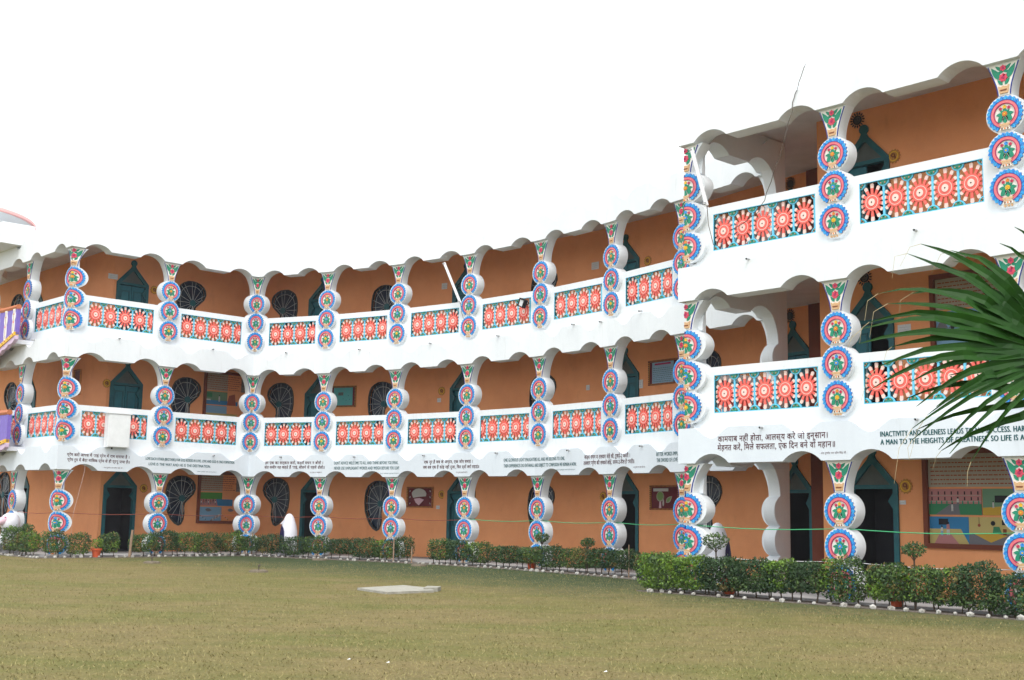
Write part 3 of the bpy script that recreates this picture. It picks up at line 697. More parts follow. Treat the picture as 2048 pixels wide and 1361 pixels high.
def notice(bay, u0, z0, u1, z1, label):
    mb = MB(); w, h = u1-u0, z1-z0; mb.box(0, w, -.012, 0, 0, h, 'paper')
    n = max(2, int(h/.05))
    for i in range(n-1): mb.flat(rect(w*.12, h*(i+.8)/n, w*(.9-.25*R.random()), h*(i+.8)/n+.008), -.0145, 'metal_grey')
    tag(link('paper_notice', mb.mesh('paper_notice'), None, BM[bay] @ Matrix.Translation((u0, WD, z0))), label, 'notice', 'paper notices on the veranda walls')
for a in [('BC', 2.23, 8.80, 2.55, 8.97, 'white paper notice left of the top-floor door of the left wing'), ('EF', 2.83, 8.75, 3.10, 8.95, 'white paper notice left of the top-floor door beside the tilted tube light'), ('EF', 2.77, 5.02, 2.91, 5.15, 'small white switch plate left of the first-floor door in the curved wing'),
          ('GH', 2.72, 8.68, 3.0, 8.90, 'white paper notice on the top floor beside the column left of the last visible door'), ('GH', 2.55, 5.10, 2.68, 5.25, 'small white plate on the first-floor wall of the curved wing, left of the eighth column'), ('HI', 1.38, 5.01, 1.64, 5.25, 'white paper notice between the first-floor door and the blue text board'),
          ('LM', -.14, 5.13, .14, 5.28, 'white paper notice right of the first-floor door of the right block'), ('LM', -.20, 1.77, -.07, 1.85, 'small torn paper right of the ground-floor doorway of the right block'), ('JQ', .62, 1.66, .70, 1.76, 'small white switch plate left of the recessed ground-floor doorway'), ('EF', 2.84, 1.58, 2.97, 1.69, 'small white plate beside the ground-floor teal door')]: notice(*a)
def framed(bay, u0, z0, u1, z1, bgm, label, content=None, name='notice_board', cat='notice board', grp='decorated notice boards on the veranda walls', y=WD):
    w, h = u1-u0, z1-z0; r = root(name, None, label, cat, grp, mw=BM[bay] @ Matrix.Translation((u0, y, z0))); D = WM[r.name]
    mb = MB(); mb.plate(rect(0, 0, w, h), [rect(.045, .045, w-.045, h-.045)], -.05, 0, 'gold')
    def dash(x, z, vert):
        mb.plate(rect(x, z, x+(.022 if not vert else .045), z+(.045 if not vert else .022)), [], -.055, -.05, 'board_red' if bgm != 'board_teal' else 'black', back=False)
    n = int(w/.05)
    for i in range(n): dash(i*w/n, 0, False); dash(i*w/n, h-.045, False)
    n = int(h/.05)
    for i in range(n): dash(0, i*h/n, True); dash(w-.045, i*h/n, True)
    link('frame', mb.mesh('frame'), r, D)
    mb = MB(); mb.box(.03, w-.03, -.02, -.001, .03, h-.03, 'board_red'); link('board', mb.mesh('board'), r, D)
    if content:
        mb = MB(); content(mb, w, h); link('artwork', mb.mesh('artwork'), r, D)
def turban(mb, w, h):
    cx = w*.46; o = [(cx-.27, h*.62)]+[(cx+.29*math.cos(math.radians(a)), h*.62+.20*math.sin(math.radians(a))) for a in range(165, 10, -14)]+[(cx+.27, h*.55), (cx, h*.52), (cx-.22, h*.47)]
    mb.plate(o, [], -.035, -.02, 'mural_white', back=False)
    for i in range(3): mb.plate([(cx-.24, h*(.60+.05*i)), (cx+.24, h*(.60+.05*i)), (cx+.22, h*(.615+.05*i)), (cx-.22, h*(.615+.05*i))], [], -.037, -.034, 'metal_grey', back=False)
    mb.plate([(cx-.19, h*.42), (cx+.02, h*.46), (cx+.20, h*.38), (cx+.10, h*.24), (cx, h*.11), (cx-.12, h*.24)], [], -.035, -.02, 'bin_pink', back=False)
    for s in (.1, .9):
        for q in (.2, .5, .8): mb.plate(petal(w*s, h*q-.03, 60 if s < .5 else 120, .07, .03, 4), [], -.03, -.02, 'mural_white', back=False)
def greenboard(mb, w, h):
    mb.plate(rect(.12, .06, w-.14, h-.06), [], -.03, -.02, 'board_teal', back=False)
    for x, z in ((.3, .2), (.5, .25), (.7, .4), (.62, .18), (.4, .5), (.25, .45), (.75, .22)):
        mb.plate(circ(x*w, z*h+.1, .016, 6), [], -.034, -.03, 'teal', back=False)
    mb.plate(rect(.3, h*.55, .5, h*.70), [], -.032, -.03, 'gable_grey', back=False)
def bluetext(mb, w, h):
    mb.plate(rect(.14, .05, w-.2, h-.06), [], -.03, -.02, 'board_blue', back=False)
    mb.flat(rect(.24, h-.14, w-.3, h-.09), -.034, 'magenta')
    for i in range(8):
        x = .18
        while x < w-.28:
            l = R.uniform(.03, .09); mb.flat(rect(x, .09+i*.052, min(x+l, w-.24), .102+i*.052), -.034, 'teal'); x += l+.02
def treeboard(mb, w, h):
    mb.plate(rect(.12, h-.16, w*.62, h-.08), [], -.03, -.02, 'mural_white', back=False)
    mb.plate(circ(w*.35, h*.55, .14, 16), [], -.034, -.02, 'mural_cream', back=False); mb.plate(circ(w*.35, h*.56, .115, 16), [], -.038, -.03, 'pale_green', back=False)
    mb.plate([(w*.31, .05), (w*.38, .05), (w*.37, h*.38), (w*.33, h*.38)], [], -.033, -.02, 'bin_pink', back=False)
    mb.plate(petal(w*.45, .10, 88, .2, .05), [], -.033, -.02, 'mural_white', back=False)
    mb.plate(petal(w*.55, h*.30, 38, .28, .14), [], -.033, -.02, 'mural_cream', back=False); mb.plate(petal(w*.58, h*.33, 38, .20, .09), [], -.037, -.03, 'pale_green', back=False)
framed('DE', 1.52, 4.96, 2.52, 5.68, 'board_teal', 'teal notice board in a dotted frame on the first floor of the curved wing', greenboard)
framed('EF', 1.70, 1.62, 2.72, 2.28, 'board_red', 'dark red board with a pale turban and beard cut-out on the ground floor', turban)
framed('HI', 1.89, 5.05, 3.05, 5.74, 'board_red', 'framed blue text board on the first floor near the right block', bluetext)
framed('HI', 1.96, 1.64, 3.06, 2.30, 'board_red', 'dark red board with a green tree and leaf cut-out on the ground floor', treeboard)
framed('AB', -1.62, 5.14, -1.10, 6.0, 'board_red', 'small maroon framed board behind the corner column on the first floor', None)
def people(mb, x, z, h, shirt, legs, y=-.022):
    mb.flat(circ(x, z+h*.9, h*.09, 8), y, 'mural_black'); mb.flat([(x-h*.14, z+h*.42), (x+h*.14, z+h*.42), (x+h*.10, z+h*.8), (x-h*.10, z+h*.8)], y, shirt)
    mb.flat([(x-h*.12, z), (x-h*.02, z), (x, z+h*.42), (x-h*.12, z+h*.42)], y, legs); mb.flat([(x+h*.02, z), (x+h*.12, z), (x+h*.12, z+h*.42), (x, z+h*.42)], y, legs)
def mural(bay, u0, z0, u1, z1, which, label):
    w, h = u1-u0, z1-z0; r = root('wall_mural', None, label, 'mural', 'large painted murals on the veranda walls', mw=BM[bay] @ Matrix.Translation((u0, WD, z0))); D = WM[r.name]
    mb = MB(); mb.plate(rect(-.09, -.09, w+.09, h+.09), [rect(0, 0, w, h)], -.09, 0, 'maroon_frame_shade'); link('frame', mb.mesh('frame'), r, D)
    zt, zm = h*.62, h*.31; div = .018
    def cell(name, x0, za, x1, zb, bgm, fn=None):
        mb = MB(); mb.box(x0, x1, -.016, -.002, za, zb, bgm)
        if fn: fn(mb, x0, za, x1-x0, zb-za)
        link('picture', mb.mesh('picture'), r, D)
    def text(mb, x, z, ww, hh):
        n = 7
        for i in range(n):
            xx = x+.05
            while xx < x+ww*(.74 if i % 3 else .80):
                l = R.uniform(.03, .10); mb.flat(rect(xx, z+hh*(i+.6)/(n+.8), xx+l, z+hh*(i+.6)/(n+.8)+.022), -.020, 'mural_red'); xx += l+.018
        mb.flat(rect(x+ww*.82, z+.01, x+ww-.01, z+hh*.92), -.019, 'mural_grey')
        for i in range(n+3): mb.flat(rect(x+ww*.84, z+hh*(i+.6)/(n+4), x+ww*(.90+.07*R.random()), z+hh*(i+.6)/(n+4)+.012), -.022, 'mural_cream')
    cell('text', 0, zt+div, w, h, 'mural_cream', text)
    if which == 'school':
        def building(mb, x, z, ww, hh):
            for row in (.62, .84):
                for i in range(8):
                    q = x+ww*(i+.5)/8; mb.flat(rect(q-.012, z+hh*row-.03, q+.012, z+hh*row+.03), -.020, 'mural_black')
            mb.flat(rect(x, z+hh*.74, x+ww, z+hh*.76), -.021, 'mural_cream'); mb.flat(rect(x, z+hh*.50, x+ww, z+hh*.53), -.021, 'mural_cream')
            mb.flat(rect(x, z, x+ww, z+hh*.42), -.019, 'mural_green'); mb.flat([(x+ww*.12, z), (x+ww*.6, z), (x+ww*.56, z+hh*.42), (x+ww*.42, z+hh*.42)], -.021, 'mural_grey')
            for i in range(10): mb.flat(petal(x+ww*(i+.5)/10, z+hh*.38, 90, .09, .03, 3), -.023, 'leaf_paint')
            people(mb, x+ww*.45, z+hh*.14, hh*.32, 'mural_white', 'mural_white', -.025); people(mb, x+ww*.56, z+hh*.32, hh*.38, 'mural_white', 'mural_grey', -.025)
        def classroom(mb, x, z, ww, hh):
            mb.flat([(x, z), (x+ww, z), (x+ww, z+hh*.5), (x, z+hh*.28)], -.019, 'mural_yellow'); mb.flat(rect(x+ww*.16, z+hh*.48, x+ww*.36, z+hh*.74), -.021, 'mural_black')
            people(mb, x+ww*.14, z+hh*.28, hh*.26, 'mural_white', 'mural_white', -.024); people(mb, x+ww*.31, z+hh*.28, hh*.42, 'mural_sky', 'mural_sky', -.024)
            mb.flat(rect(x+ww*.60, z+hh*.48, x+ww*.70, z+hh*.80), -.021, 'brown'); mb.flat([(x+ww*.50, z+.02), (x+ww*.66, z+.02), (x+ww*.60, z+hh*.34), (x+ww*.46, z+hh*.32)], -.022, 'brown')
            for i in range(5): people(mb, x+ww*(.50+.035*i), z+hh*(.08+.045*i), hh*.15, 'mural_white', 'mural_white', -.026)
        def library(mb, x, z, ww, hh):
            mb.flat([(x, z), (x+ww, z), (x+ww*.8, z+hh*.55), (x, z+hh*.55)], -.019, 'mural_ochre'); mb.flat([(x+ww*.12, z), (x+ww*.75, z), (x+ww*.55, z+hh*.35), (x+ww*.25, z+hh*.35)], -.021, 'mural_pink')
            mb.flat(rect(x+ww*.24, z+hh*.70, x+ww*.48, z+hh*.92), -.021, 'mural_black'); people(mb, x+ww*.48, z+hh*.32, hh*.5, 'mural_pink', 'mural_white', -.024); people(mb, x+ww*.32, z+hh*.30, hh*.38, 'mural_white', 'mural_sky', -.024)
        def study(mb, x, z, ww, hh):
            mb.flat(rect(x, z, x+ww, z+hh*.40), -.019, 'mural_grey'); mb.flat([(x+ww*.12, z+hh*.38), (x+ww*.5, z+hh*.08), (x+ww*.88, z+hh*.34), (x+ww*.5, z+hh*.45)], -.021, 'mural_yellow')
            mb.flat(rect(x+ww*.76, z+hh*.72, x+ww*.90, z+hh*.90), -.021, 'mural_black'); mb.flat(rect(x+ww*.235, z+hh*.72, x+ww*.245, z+hh), -.021, 'mural_black'); mb.flat(circ(x+ww*.24, z+hh*.70, .03, 8), -.022, 'mural_red')
            mb.flat(circ(x+ww*.56, z+hh*.78, .045, 10), -.024, 'mural_black'); mb.flat([(x+ww*.54, z+hh*.40), (x+ww*.76, z+hh*.40), (x+ww*.70, z+hh*.66), (x+ww*.57, z+hh*.66)], -.023, 'mural_green')
            mb.flat(rect(x+ww*.78, z+hh*.36, x+ww*.86, z+hh*.58), -.022, 'brown')
        def sport(mb, x, z, ww, hh):
            mb.flat(rect(x, z, x+ww, z+hh*.48), -.019, 'mural_grass')
            for i in range(4): mb.flat(circ(x+ww*(i+.5)/4, z+hh*.52, .05, 8), -.020, 'leaf_paint')
            for q in (.22, .55, .85): people(mb, x+ww*q, z+hh*.10, hh*.66, 'mural_green', 'mural_white', -.024); mb.flat([(x+ww*q-.05, z+hh*.6), (x+ww*q-.035, z+hh*.6), (x+ww*q-.005, z+hh*.92), (x+ww*q-.02, z+hh*.92)], -.025, 'mural_black'); mb.flat([(x+ww*q+.05, z+hh*.6), (x+ww*q+.035, z+hh*.6), (x+ww*q+.005, z+hh*.92), (x+ww*q+.02, z+hh*.92)], -.025, 'mural_black')
        cell('a', 0, zm+div, w*.42-div, zt-div, 'mural_pink', building); cell('b', w*.42, zm+div, w, zt-div, 'mural_wallgreen', classroom)
        cell('c', 0, 0, w*.31-.004, zm-div, 'mural_blue', library); cell('d', w*.31, 0, w*.64-.004, zm-div, 'mural_ochre', study); cell('e', w*.64, 0, w, zm-div, 'mural_sky', sport)
    elif which == 'hills':
        def sea(mb, x, z, ww, hh):
            mb.flat(rect(x, z, x+ww, z+hh*.25), -.019, 'mural_grass')
            for i in range(9): mb.flat([(x+ww*i/9, z+hh*.3), (x+ww*(i+1)/9, z+hh*.3), (x+ww*(i+.5)/9, z+hh*R.uniform(.45, .8))], -.021, 'mural_grey')
            for i in range(4): mb.flat(petal(x+ww*(.15+.2*i), z+hh*.15, 90, hh*.5, .08, 4), -.023, 'mural_black')
        cell('a', 0, zm+div, w*.98, zt-div, 'mural_sky', sea); cell('b', 0, 0, w, zm-div, 'mural_sky', sea)
    else:
        def room(mb, x, z, ww, hh):
            mb.flat(rect(x, z, x+ww, z+hh*.32), -.019, 'mural_blue'); mb.flat(rect(x+.02, z+hh*.55, x+ww*.2, z+hh*.9), -.020, 'mural_green')
            mb.flat([(x+ww*.66, z), (x+ww*.95, z), (x+ww*.9, z+hh*.9), (x+ww*.72, z+hh*.75)], -.021, 'mural_red'); people(mb, x+ww*.42, z+hh*.25, hh*.5, 'mural_white', 'mural_white', -.024)
            mb.flat(rect(x+.02, z+hh*.30, x+ww*.16, z+hh*.40), -.022, 'mural_white')
        def road(mb, x, z, ww, hh):
            mb.flat(petal(x+ww*.28, z+hh*.80, -5, ww*.3, hh*.24), -.021, 'mural_grey')
            for i in range(6): mb.flat(rect(x+ww*.06*i, z+hh*(.42-.07*i), x+ww*(.06*i+.03), z+hh*(.48-.07*i)), -.021, 'mural_black' if i % 2 else 'mural_white')
            for i in range(6): mb.flat([(x+ww*(.52+.06*i), z+hh*.05*i), (x+ww*(.60+.06*i), z+hh*.05*i), (x+ww*(.66+.06*i), z+hh*(.12+.07*i)), (x+ww*(.58+.06*i), z+hh*(.12+.07*i))], -.021, 'mural_white' if i % 2 else 'mural_grey')
        def street(mb, x, z, ww, hh):
            mb.flat([(x, z), (x+ww, z), (x+ww*.5, z+hh*.5), (x, z+hh*.5)], -.019, 'mural_pink'); mb.flat([(x+ww*.55, z), (x+ww, z), (x+ww, z+hh*.5), (x+ww*.5, z+hh*.5)], -.021, 'mural_blue')
            for i in range(7): people(mb, x+ww*(.06+.07*i), z+hh*(.08+.05*(i % 3)), hh*.35, ('mural_white', 'mural_red', 'mural_black')[i % 3], 'mural_grey', -.024)
        if which == 'room':
            cell('a', 0, zm+div, w*.76-div, zt-div, 'mural_wallgreen', room); cell('b', w*.76, zm+div, w, zt-div, 'mural_ochre'); cell('c', 0, 0, w*.76-div, zm-div, 'mural_sky', lambda mb, x, z, ww, hh: mb.flat(rect(x, z, x+ww, z+hh*.45), -.019, 'mural_ochre')); cell('d', w*.76, 0, w, zm-div, 'mural_grey')
        else:
            cell('a', 0, zm+div, w*.76-div, zt-div, 'mural_grass', street); cell('b', w*.76, zm+div, w, zt-div, 'mural_blue'); cell('c', 0, 0, w*.50, zm-div, 'mural_sky', road); cell('d', w*.50+.01, 0, w, zm-div, 'mural_blue', road)
mural('LM', .42, 1.05, 2.95, 2.72, 'school', 'wide painted mural of school scenes on the ground floor of the right block')
mural('LM', .68, 4.45, 2.95, 6.08, 'hills', 'painted landscape mural on the first floor of the right block behind the palm')
mural('CD', 2.78, 4.50, 4.45, 6.06, 'room', 'painted mural with a blue and green room on the first floor of the left wing')
mural('CD', 2.75, 1.06, 4.45, 2.62, 'road', 'painted mural with blue road scenes on the ground floor of the left wing')

# ------------------------------------------------------------------ fittings hanging on the facade
r = root('meter_cabinet', None, 'white metal cabinet hung on the first-floor parapet of the left wing', 'cabinet', mw=BM['BC'] @ Matrix.Translation((1.30, -.03, 3.22))); D = WM[r.name]
mb = MB(); mb.box(0, .70, -.24, .0, 0, 1.0, 'metal_white'); link('cabinet_body', mb.mesh('cabinet_body'), r, D)
mb = MB(); mb.box(.02, .68, -.262, -.242, .02, .98, 'metal_white'); link('cabinet_door', mb.mesh('cabinet_door'), r, D)
mb = MB(); mb.box(-.03, .73, -.28, .0, 1.002, 1.03, 'metal_white'); link('cap', mb.mesh('cap'), r, D)
mb = MB(); mb.tube([(.22, -.1, -.0), (.22, -.1, -.05)], .025, 'black'); link('cable_gland', mb.mesh('cable_gland'), r, D)
def tubelight(bay, a, b, y, label, wire_to):
    r = root('tube_light', None, label, 'tube light', 'tilted tube lights on the facade', mw=BM[bay] @ Matrix.Translation((b[0], y, b[1]))); D = WM[r.name]
    dx, dz = a[0]-b[0], a[1]-b[1]; mb = MB(); mb.tube([(0, 0, 0), (dx, 0, dz)], .038, 'metal_white', n=6); link('batten', mb.mesh('batten'), r, D)
    mb = MB(); mb.tube([(dx*.05, -.055, dz*.05), (dx*.95, -.055, dz*.95)], .016, 'paper', n=8); link('tube', mb.mesh('tube'), r, D)
    mb = MB()
    for f in (.03, .97): mb.box(dx*f-.025, dx*f+.025, -.08, -.03, dz*f-.02, dz*f+.02, 'metal_grey')
    link('holder', mb.mesh('holder'), r, D)
    mb = MB(); mb.tube([(0, 0, 0), (wire_to[0]-b[0], .02, (wire_to[1]-b[1])*.5), (wire_to[0]-b[0], .18, wire_to[1]-b[1])], .009, 'rust', n=4); link('wire', mb.mesh('wire'), r, D)
tubelight('FG', (1.93, 8.96), (2.60, 7.67), -.10, 'white tube light tilted across the top floor in the middle of the curved wing', (2.64, 7.08))
tubelight('KL', (.27, 8.99), (.66, 7.71), -.15, 'white tube light tilted across the top corner of the right block', (.68, 6.92))
r = root('floodlight', None, 'small square floodlight on the top-floor parapet left of the seventh column', 'floodlight', mw=BM['GH'] @ Matrix.Translation((2.26, -.02, 7.40)) @ Matrix.Rotation(math.radians(24), 4, 'Y')); D = WM[r.name]
mb = MB(); mb.plate(rect(-.11, -.12, .11, .12), [rect(-.08, -.09, .08, .09)], -.10, .04, 'black'); link('housing', mb.mesh('housing'), r, D)
mb = MB(); mb.box(-.082, .082, -.08, -.06, -.092, .092, 'paper'); link('lens', mb.mesh('lens'), r, D)
mb = MB(); mb.tube([(.13, .0, 0), (.16, .06, .04), (.0, .12, .10)], .014, 'black'); link('bracket', mb.mesh('bracket'), r, D)
mb = MB(); B_ = BM['KL']
def jit(a, b, n, s): return [tuple(Vector(a).lerp(Vector(b), i/n)+Vector((R.uniform(-s, s), 0, R.uniform(-s, s)))) for i in range(n)]
pts = [(3.04, -.14, 10.1), (2.78, -.14, 9.52), (2.69, -.14, 9.14), (2.3, -.1, 8.18), (1.97, -.02, 7.59), (1.73, .05, 7.38), (1.12, .08, 7.18)]; q = []
for a, b in zip(pts, pts[1:]): q += jit(a, b, 5, .018)
mb.tube(q+[pts[-1]], .009, 'rust', n=4)
tag(link('hanging_cable', mb.mesh('hanging_cable'), None, B_), 'thin dark cable hanging from the roof of the right block down to its top parapet', 'cable')
mb = MB(); mb.tube([(0, 0, 2.90), (-.03, 0, 1.9), (-.30, -.03, .95), (-.34, -.03, .1)], .0028, 'rope_white', n=4)
tag(link('hanging_string', mb.mesh('hanging_string'), None, BM['BC'] @ Matrix.Translation((.72, -.2, .0)) @ Matrix.Scale(1.3, 4, (0, 0, 1))), 'thin pale string hanging down the left wing beside the corner column', 'string')

# strings tied along the columns
def stringline(nodes, z, y, m, label, r_=.008):
    mb = MB(); pts = [(*(P[n]+BIS[n]*y), z(i)) for i, n in enumerate(nodes)]; q = []
    for a, b in zip(pts, pts[1:]):
        for i in range(6):
            f = i/6; v = Vector(a).lerp(Vector(b), f); q.append((v.x, v.y, v.z-.05*math.sin(math.pi*f)))
    mb.tube(q+[pts[-1]], r_, m, n=4); tag(link('string_line', mb.mesh('string_line'), None), label, 'string', 'strings tied along the columns')
stringline('GHIJ', lambda i: 1.30, .10, 'rope_green', 'green string tied between the right-hand columns of the curved wing')
stringline('KLMN', lambda i: 1.30, .10, 'rope_green', 'bright green string tied between the columns of the right block')
stringline('ABCDEFG', lambda i: 1.28, .10, 'rope_red', 'dull red string tied along the ground-floor columns of the left and middle')
stringline('KLM', lambda i: .72, .05, 'rope_white', 'white string low behind the hedge of the right block', .006)

# ------------------------------------------------------------------ stair balcony and canopy at the far left
def balcony(z, u0, u1, zl, zr, label):
    r = root('stair_balcony', None, label, 'balcony', 'purple balconies of the stair at the left edge', mw=BM['ZA']); D = WM[r.name]; y = -.55
    n = 10; top = [(u0+(u1-u0)*i/n, z+.10*math.sin(math.pi*min(1, i/n*1.3))) for i in range(n+1)]; bot = [(u0+(u1-u0)*i/n, zl+(zr-zl)*(i/n)) for i in range(n+1)]
    mb = MB(); mb.plate(bot+top[::-1], [], y, y+.12, 'purple'); link('balcony_panel', mb.mesh('balcony_panel'), r, D)
    mb = MB(); mb.tube([(x, y+.05, zz+.05) for x, zz in top], .09, 'rail_brown', n=8); link('handrail', mb.mesh('handrail'), r, D)
    mb = MB(); mb.plate([(x, zz-.02) for x, zz in bot]+[(x, zz+.09) for x, zz in bot[::-1]], [], y-.05, y+.1, 'yellow')
    for i in range(28):
        f = (i+.5)/28; mb.plate(circ(u0+(u1-u0)*f, zl+(zr-zl)*f+.035, .022, 6), [], y-.058, y-.05, ('magenta', 'teal', 'black')[i % 3], back=False)
    link('trim', mb.mesh('trim'), r, D)
    mb = MB(); o = []
    for i in range(37):
        f = i/36; o.append((u0+(u1-u0)*f, zl+(zr-zl)*f-.14-.06*abs(math.sin(i*math.pi/3))))
    mb.plate(o+[(x, zz-.02) for x, zz in bot[::-1]], [], y-.02, y+.1, 'lilac'); link('frill', mb.mesh('frill'), r, D)
    x = u0+.3
    while x < u1-.1:
        f = (x-u0)/(u1-u0); zb = zl+(zr-zl)*f+.12; zt = z+.0; h = zt-zb; mb = MB(); o = []
        for i in range(9):
            t = i/8; o.append((.05+.07*abs(math.sin(t*math.pi*2.2))*(1 if t > .25 else .6), zb+h*t))
        mb.plate([(x+w_, zz) for w_, zz in o]+[(x-w_, zz) for w_, zz in o[::-1]], [], y-.02, y, 'cream', back=False)
        for t in (.45, .78): mb.plate(circ(x, zb+h*t, .035, 8), [], y-.028, y-.02, 'coral' if t < .5 else 'rail_brown', back=False)
        mb.plate(rect(x-.008, zb+.05, x+.008, zt-.05), [], y-.025, y-.02, 'brown', back=False)
        link('vase_motif', mb.mesh('vase_motif'), r, D); x += .62
    mb = MB(); mb.box(u0, u1-.15, y+.1, y+1.3, zr-.25, zr-.12, 'soffit'); link('landing', mb.mesh('landing'), r, D)
balcony(7.48, -1.5, 3.95, 5.1, 6.66, 'purple balcony panel with cream vase motifs on the upper stair at the left edge')
balcony(4.22, -1.5, 3.85, 2.55, 3.36, 'purple balcony panel with cream vase motifs on the lower stair at the left edge')
r = root('stair_tower_canopy', (-20.6, 42.0, 9.4), 'round white roof canopy with a pink rim over the stair at the left edge', 'canopy'); D = WM[r.name]
mb = MB(); mb.lathe([(2.7, 0), (2.7, 1.6), (3.5, 1.95), (3.5, 2.05), (2.8, 2.5), (.4, 2.9)], 'white', 48); link('canopy_shell', mb.mesh('canopy_shell', smooth=False), r, D)
mb = MB(); mb.lathe([(3.51, 1.93), (3.55, 1.95), (3.55, 2.04), (3.51, 2.07)], 'canopy_pink', 48); link('rim', mb.mesh('rim'), r, D)
mb = MB(); mb.box(-4, 2.75, -.75, .3, 9.72, 10.4, 'white'); tag(link('roof_ledge', mb.mesh('roof_ledge'), ROOT['left'], BM['ZA']))

# ------------------------------------------------------------------ ground
mb = MB(); mb.add([(-150, -60, 0), (150, -60, 0), (150, 200, 0), (-150, 200, 0)], [(0, 1, 2, 3)], 'lawn')
tag(link('lawn', mb.mesh('lawn')), kind='structure')
def edge_pts(seq, y, ext0=0, ext1=0):
    pts = [P[n]+BIS[n]*y for n in seq]
    pts[0] = pts[0]-T[seq[0:2]]*ext0; pts[-1] = pts[-1]+T[seq[-2:]]*ext1
    return pts
SE_L = edge_pts('ABCD', -.85, 2.5)+edge_pts('DEFGHIJ', -1.15)[1:]
SE_B = [P['K']+T['KL']*-.45+NN['KL']*.9, P['K']+T['KL']*-.5+NN['KL']*-.95, P['L']+NN['KL']*-.95, P['M']+NN['LM']*-.92, P['N']+NN['MN']*-.9]
bed = [tuple(p) for p in SE_L]+[tuple(P[n]+BIS[n]*-.3) for n in 'JIHGFEDCBA']
tag(link('garden_bed', slab_mesh('garden_bed', bed, -.05, .012, 'soil')), kind='structure')
bed = [tuple(p) for p in SE_B]+[tuple(P[n]+BIS[n]*-.3) for n in 'NMLK']
tag(link('garden_bed', slab_mesh('garden_bed', bed, -.05, .014, 'soil')), kind='structure')
# grass blades over the visible lawn
rng = np.random.default_rng(3)
def grass(name, mt, n, greenish):
    # area in front of the beds, denser near the camera
    y = 9+26*rng.random(n*3)**1.15; x = (rng.random(n*3)-.5)*.9*y
    lim = np.where(x > 3.0, 24.2-(x-3.0)*1.10, np.where(x > -8.2, 38.6-(x+8.2)*.42-np.clip(x+1, 0, 9)*.45, 34.5+np.abs(x+13)*.7))
    ok = y < lim-1.0
    d = np.clip((lim-y)/4, 0, 1); keep = rng.random(n*3) < (np.where(greenish, (1-d)**1.5, .15+.85*d))
    ok &= keep; x = x[ok][:n]; y = y[ok][:n]; n = len(x)
    a = rng.random(n)*math.tau; h = .010+.022*rng.random(n); w = .004+.004*rng.random(n); lx = (rng.random(n)-.5)*.05; ly = (rng.random(n)-.5)*.05
    v = np.zeros((n, 3, 3)); v[:, 0] = np.stack([x-np.cos(a)*w, y-np.sin(a)*w, np.zeros(n)], 1); v[:, 1] = np.stack([x+np.cos(a)*w, y+np.sin(a)*w, np.zeros(n)], 1); v[:, 2] = np.stack([x+lx, y+ly, h], 1)
    me = bpy.data.meshes.new(name); me.vertices.add(n*3); me.vertices.foreach_set('co', v.reshape(-1)); me.loops.add(n*3); me.loops.foreach_set('vertex_index', np.arange(n*3, dtype=np.int32))
    me.polygons.add(n); me.polygons.foreach_set('loop_start', np.arange(0, n*3, 3, dtype=np.int32)); me.update(calc_edges=True); me.materials.append(M[mt])
    tag(link(name, me), 'short dry and green grass blades of the lawn' if not greenish else 'greener grass blades along the garden beds', 'grass', kind='stuff')
grass('grass', 'grass_dry', 50000, False); grass('grass', 'grass_green', 40000, True)

# stones edging the beds
COLN = dict(A='the far-left column', B='the corner column', C='the left wing\'s second column', D='the deep inner-corner column', E='the curved wing\'s first column', F='the curved wing\'s second column', G='the curved wing\'s third column', H='the curved wing\'s fourth column', I='the curved wing\'s fifth column', K='the block\'s corner column', L='the block\'s middle column', M='the block\'s last column')
def stone_mesh(seed):
    rr = random.Random(seed); bm = bmesh.new(); bmesh.ops.create_icosphere(bm, subdivisions=1, radius=1)
    for v in bm.verts: v.co *= rr.uniform(.82, 1.12)
    for v in bm.verts: v.co = Vector((v.co.x*.080, v.co.y*.065, v.co.z*.060))
    me = bpy.data.meshes.new('edging_stone'); bm.to_mesh(me); bm.free(); me.materials.append(M['stone_white']); return me
STM = [stone_mesh(i) for i in range(7)]
def stones(poly, step, label, group, skip=lambda d: False):
    d = 0; pos = 0
    for a, b in zip(poly, poly[1:]):
        L_ = (b-a).length; t = (b-a)/L_; s = pos
        while s < L_:
            p = a+t*s; jx = R.uniform(-.03, .03)
            if not skip(d+s) and R.random() > .10:
                sc = R.uniform(.5, 1.0); o = link('edging_stone', R.choice(STM), None, Matrix.Translation((p.x+jx, p.y+R.uniform(-.04, .04), .03)) @ Matrix.Rotation(R.uniform(0, 6.28), 4, 'Z') @ Matrix.Scale(sc, 4))
                near = min('ABCDEFGHIKLM', key=lambda q: (P[q]-p).length)
                tag(o, label+' below '+COLN[near], 'stone', group+' below '+COLN[near])
            s += step*R.uniform(.85, 1.2)
        pos = s-L_; d += L_
stones(SE_L[:4], .25, 'small whitewashed edging stone', 'edging stones')
stones(SE_L[3:], .24, 'small whitewashed edging stone', 'edging stones')
stones(SE_B, .27, 'whitewashed edging stone', 'edging stones')

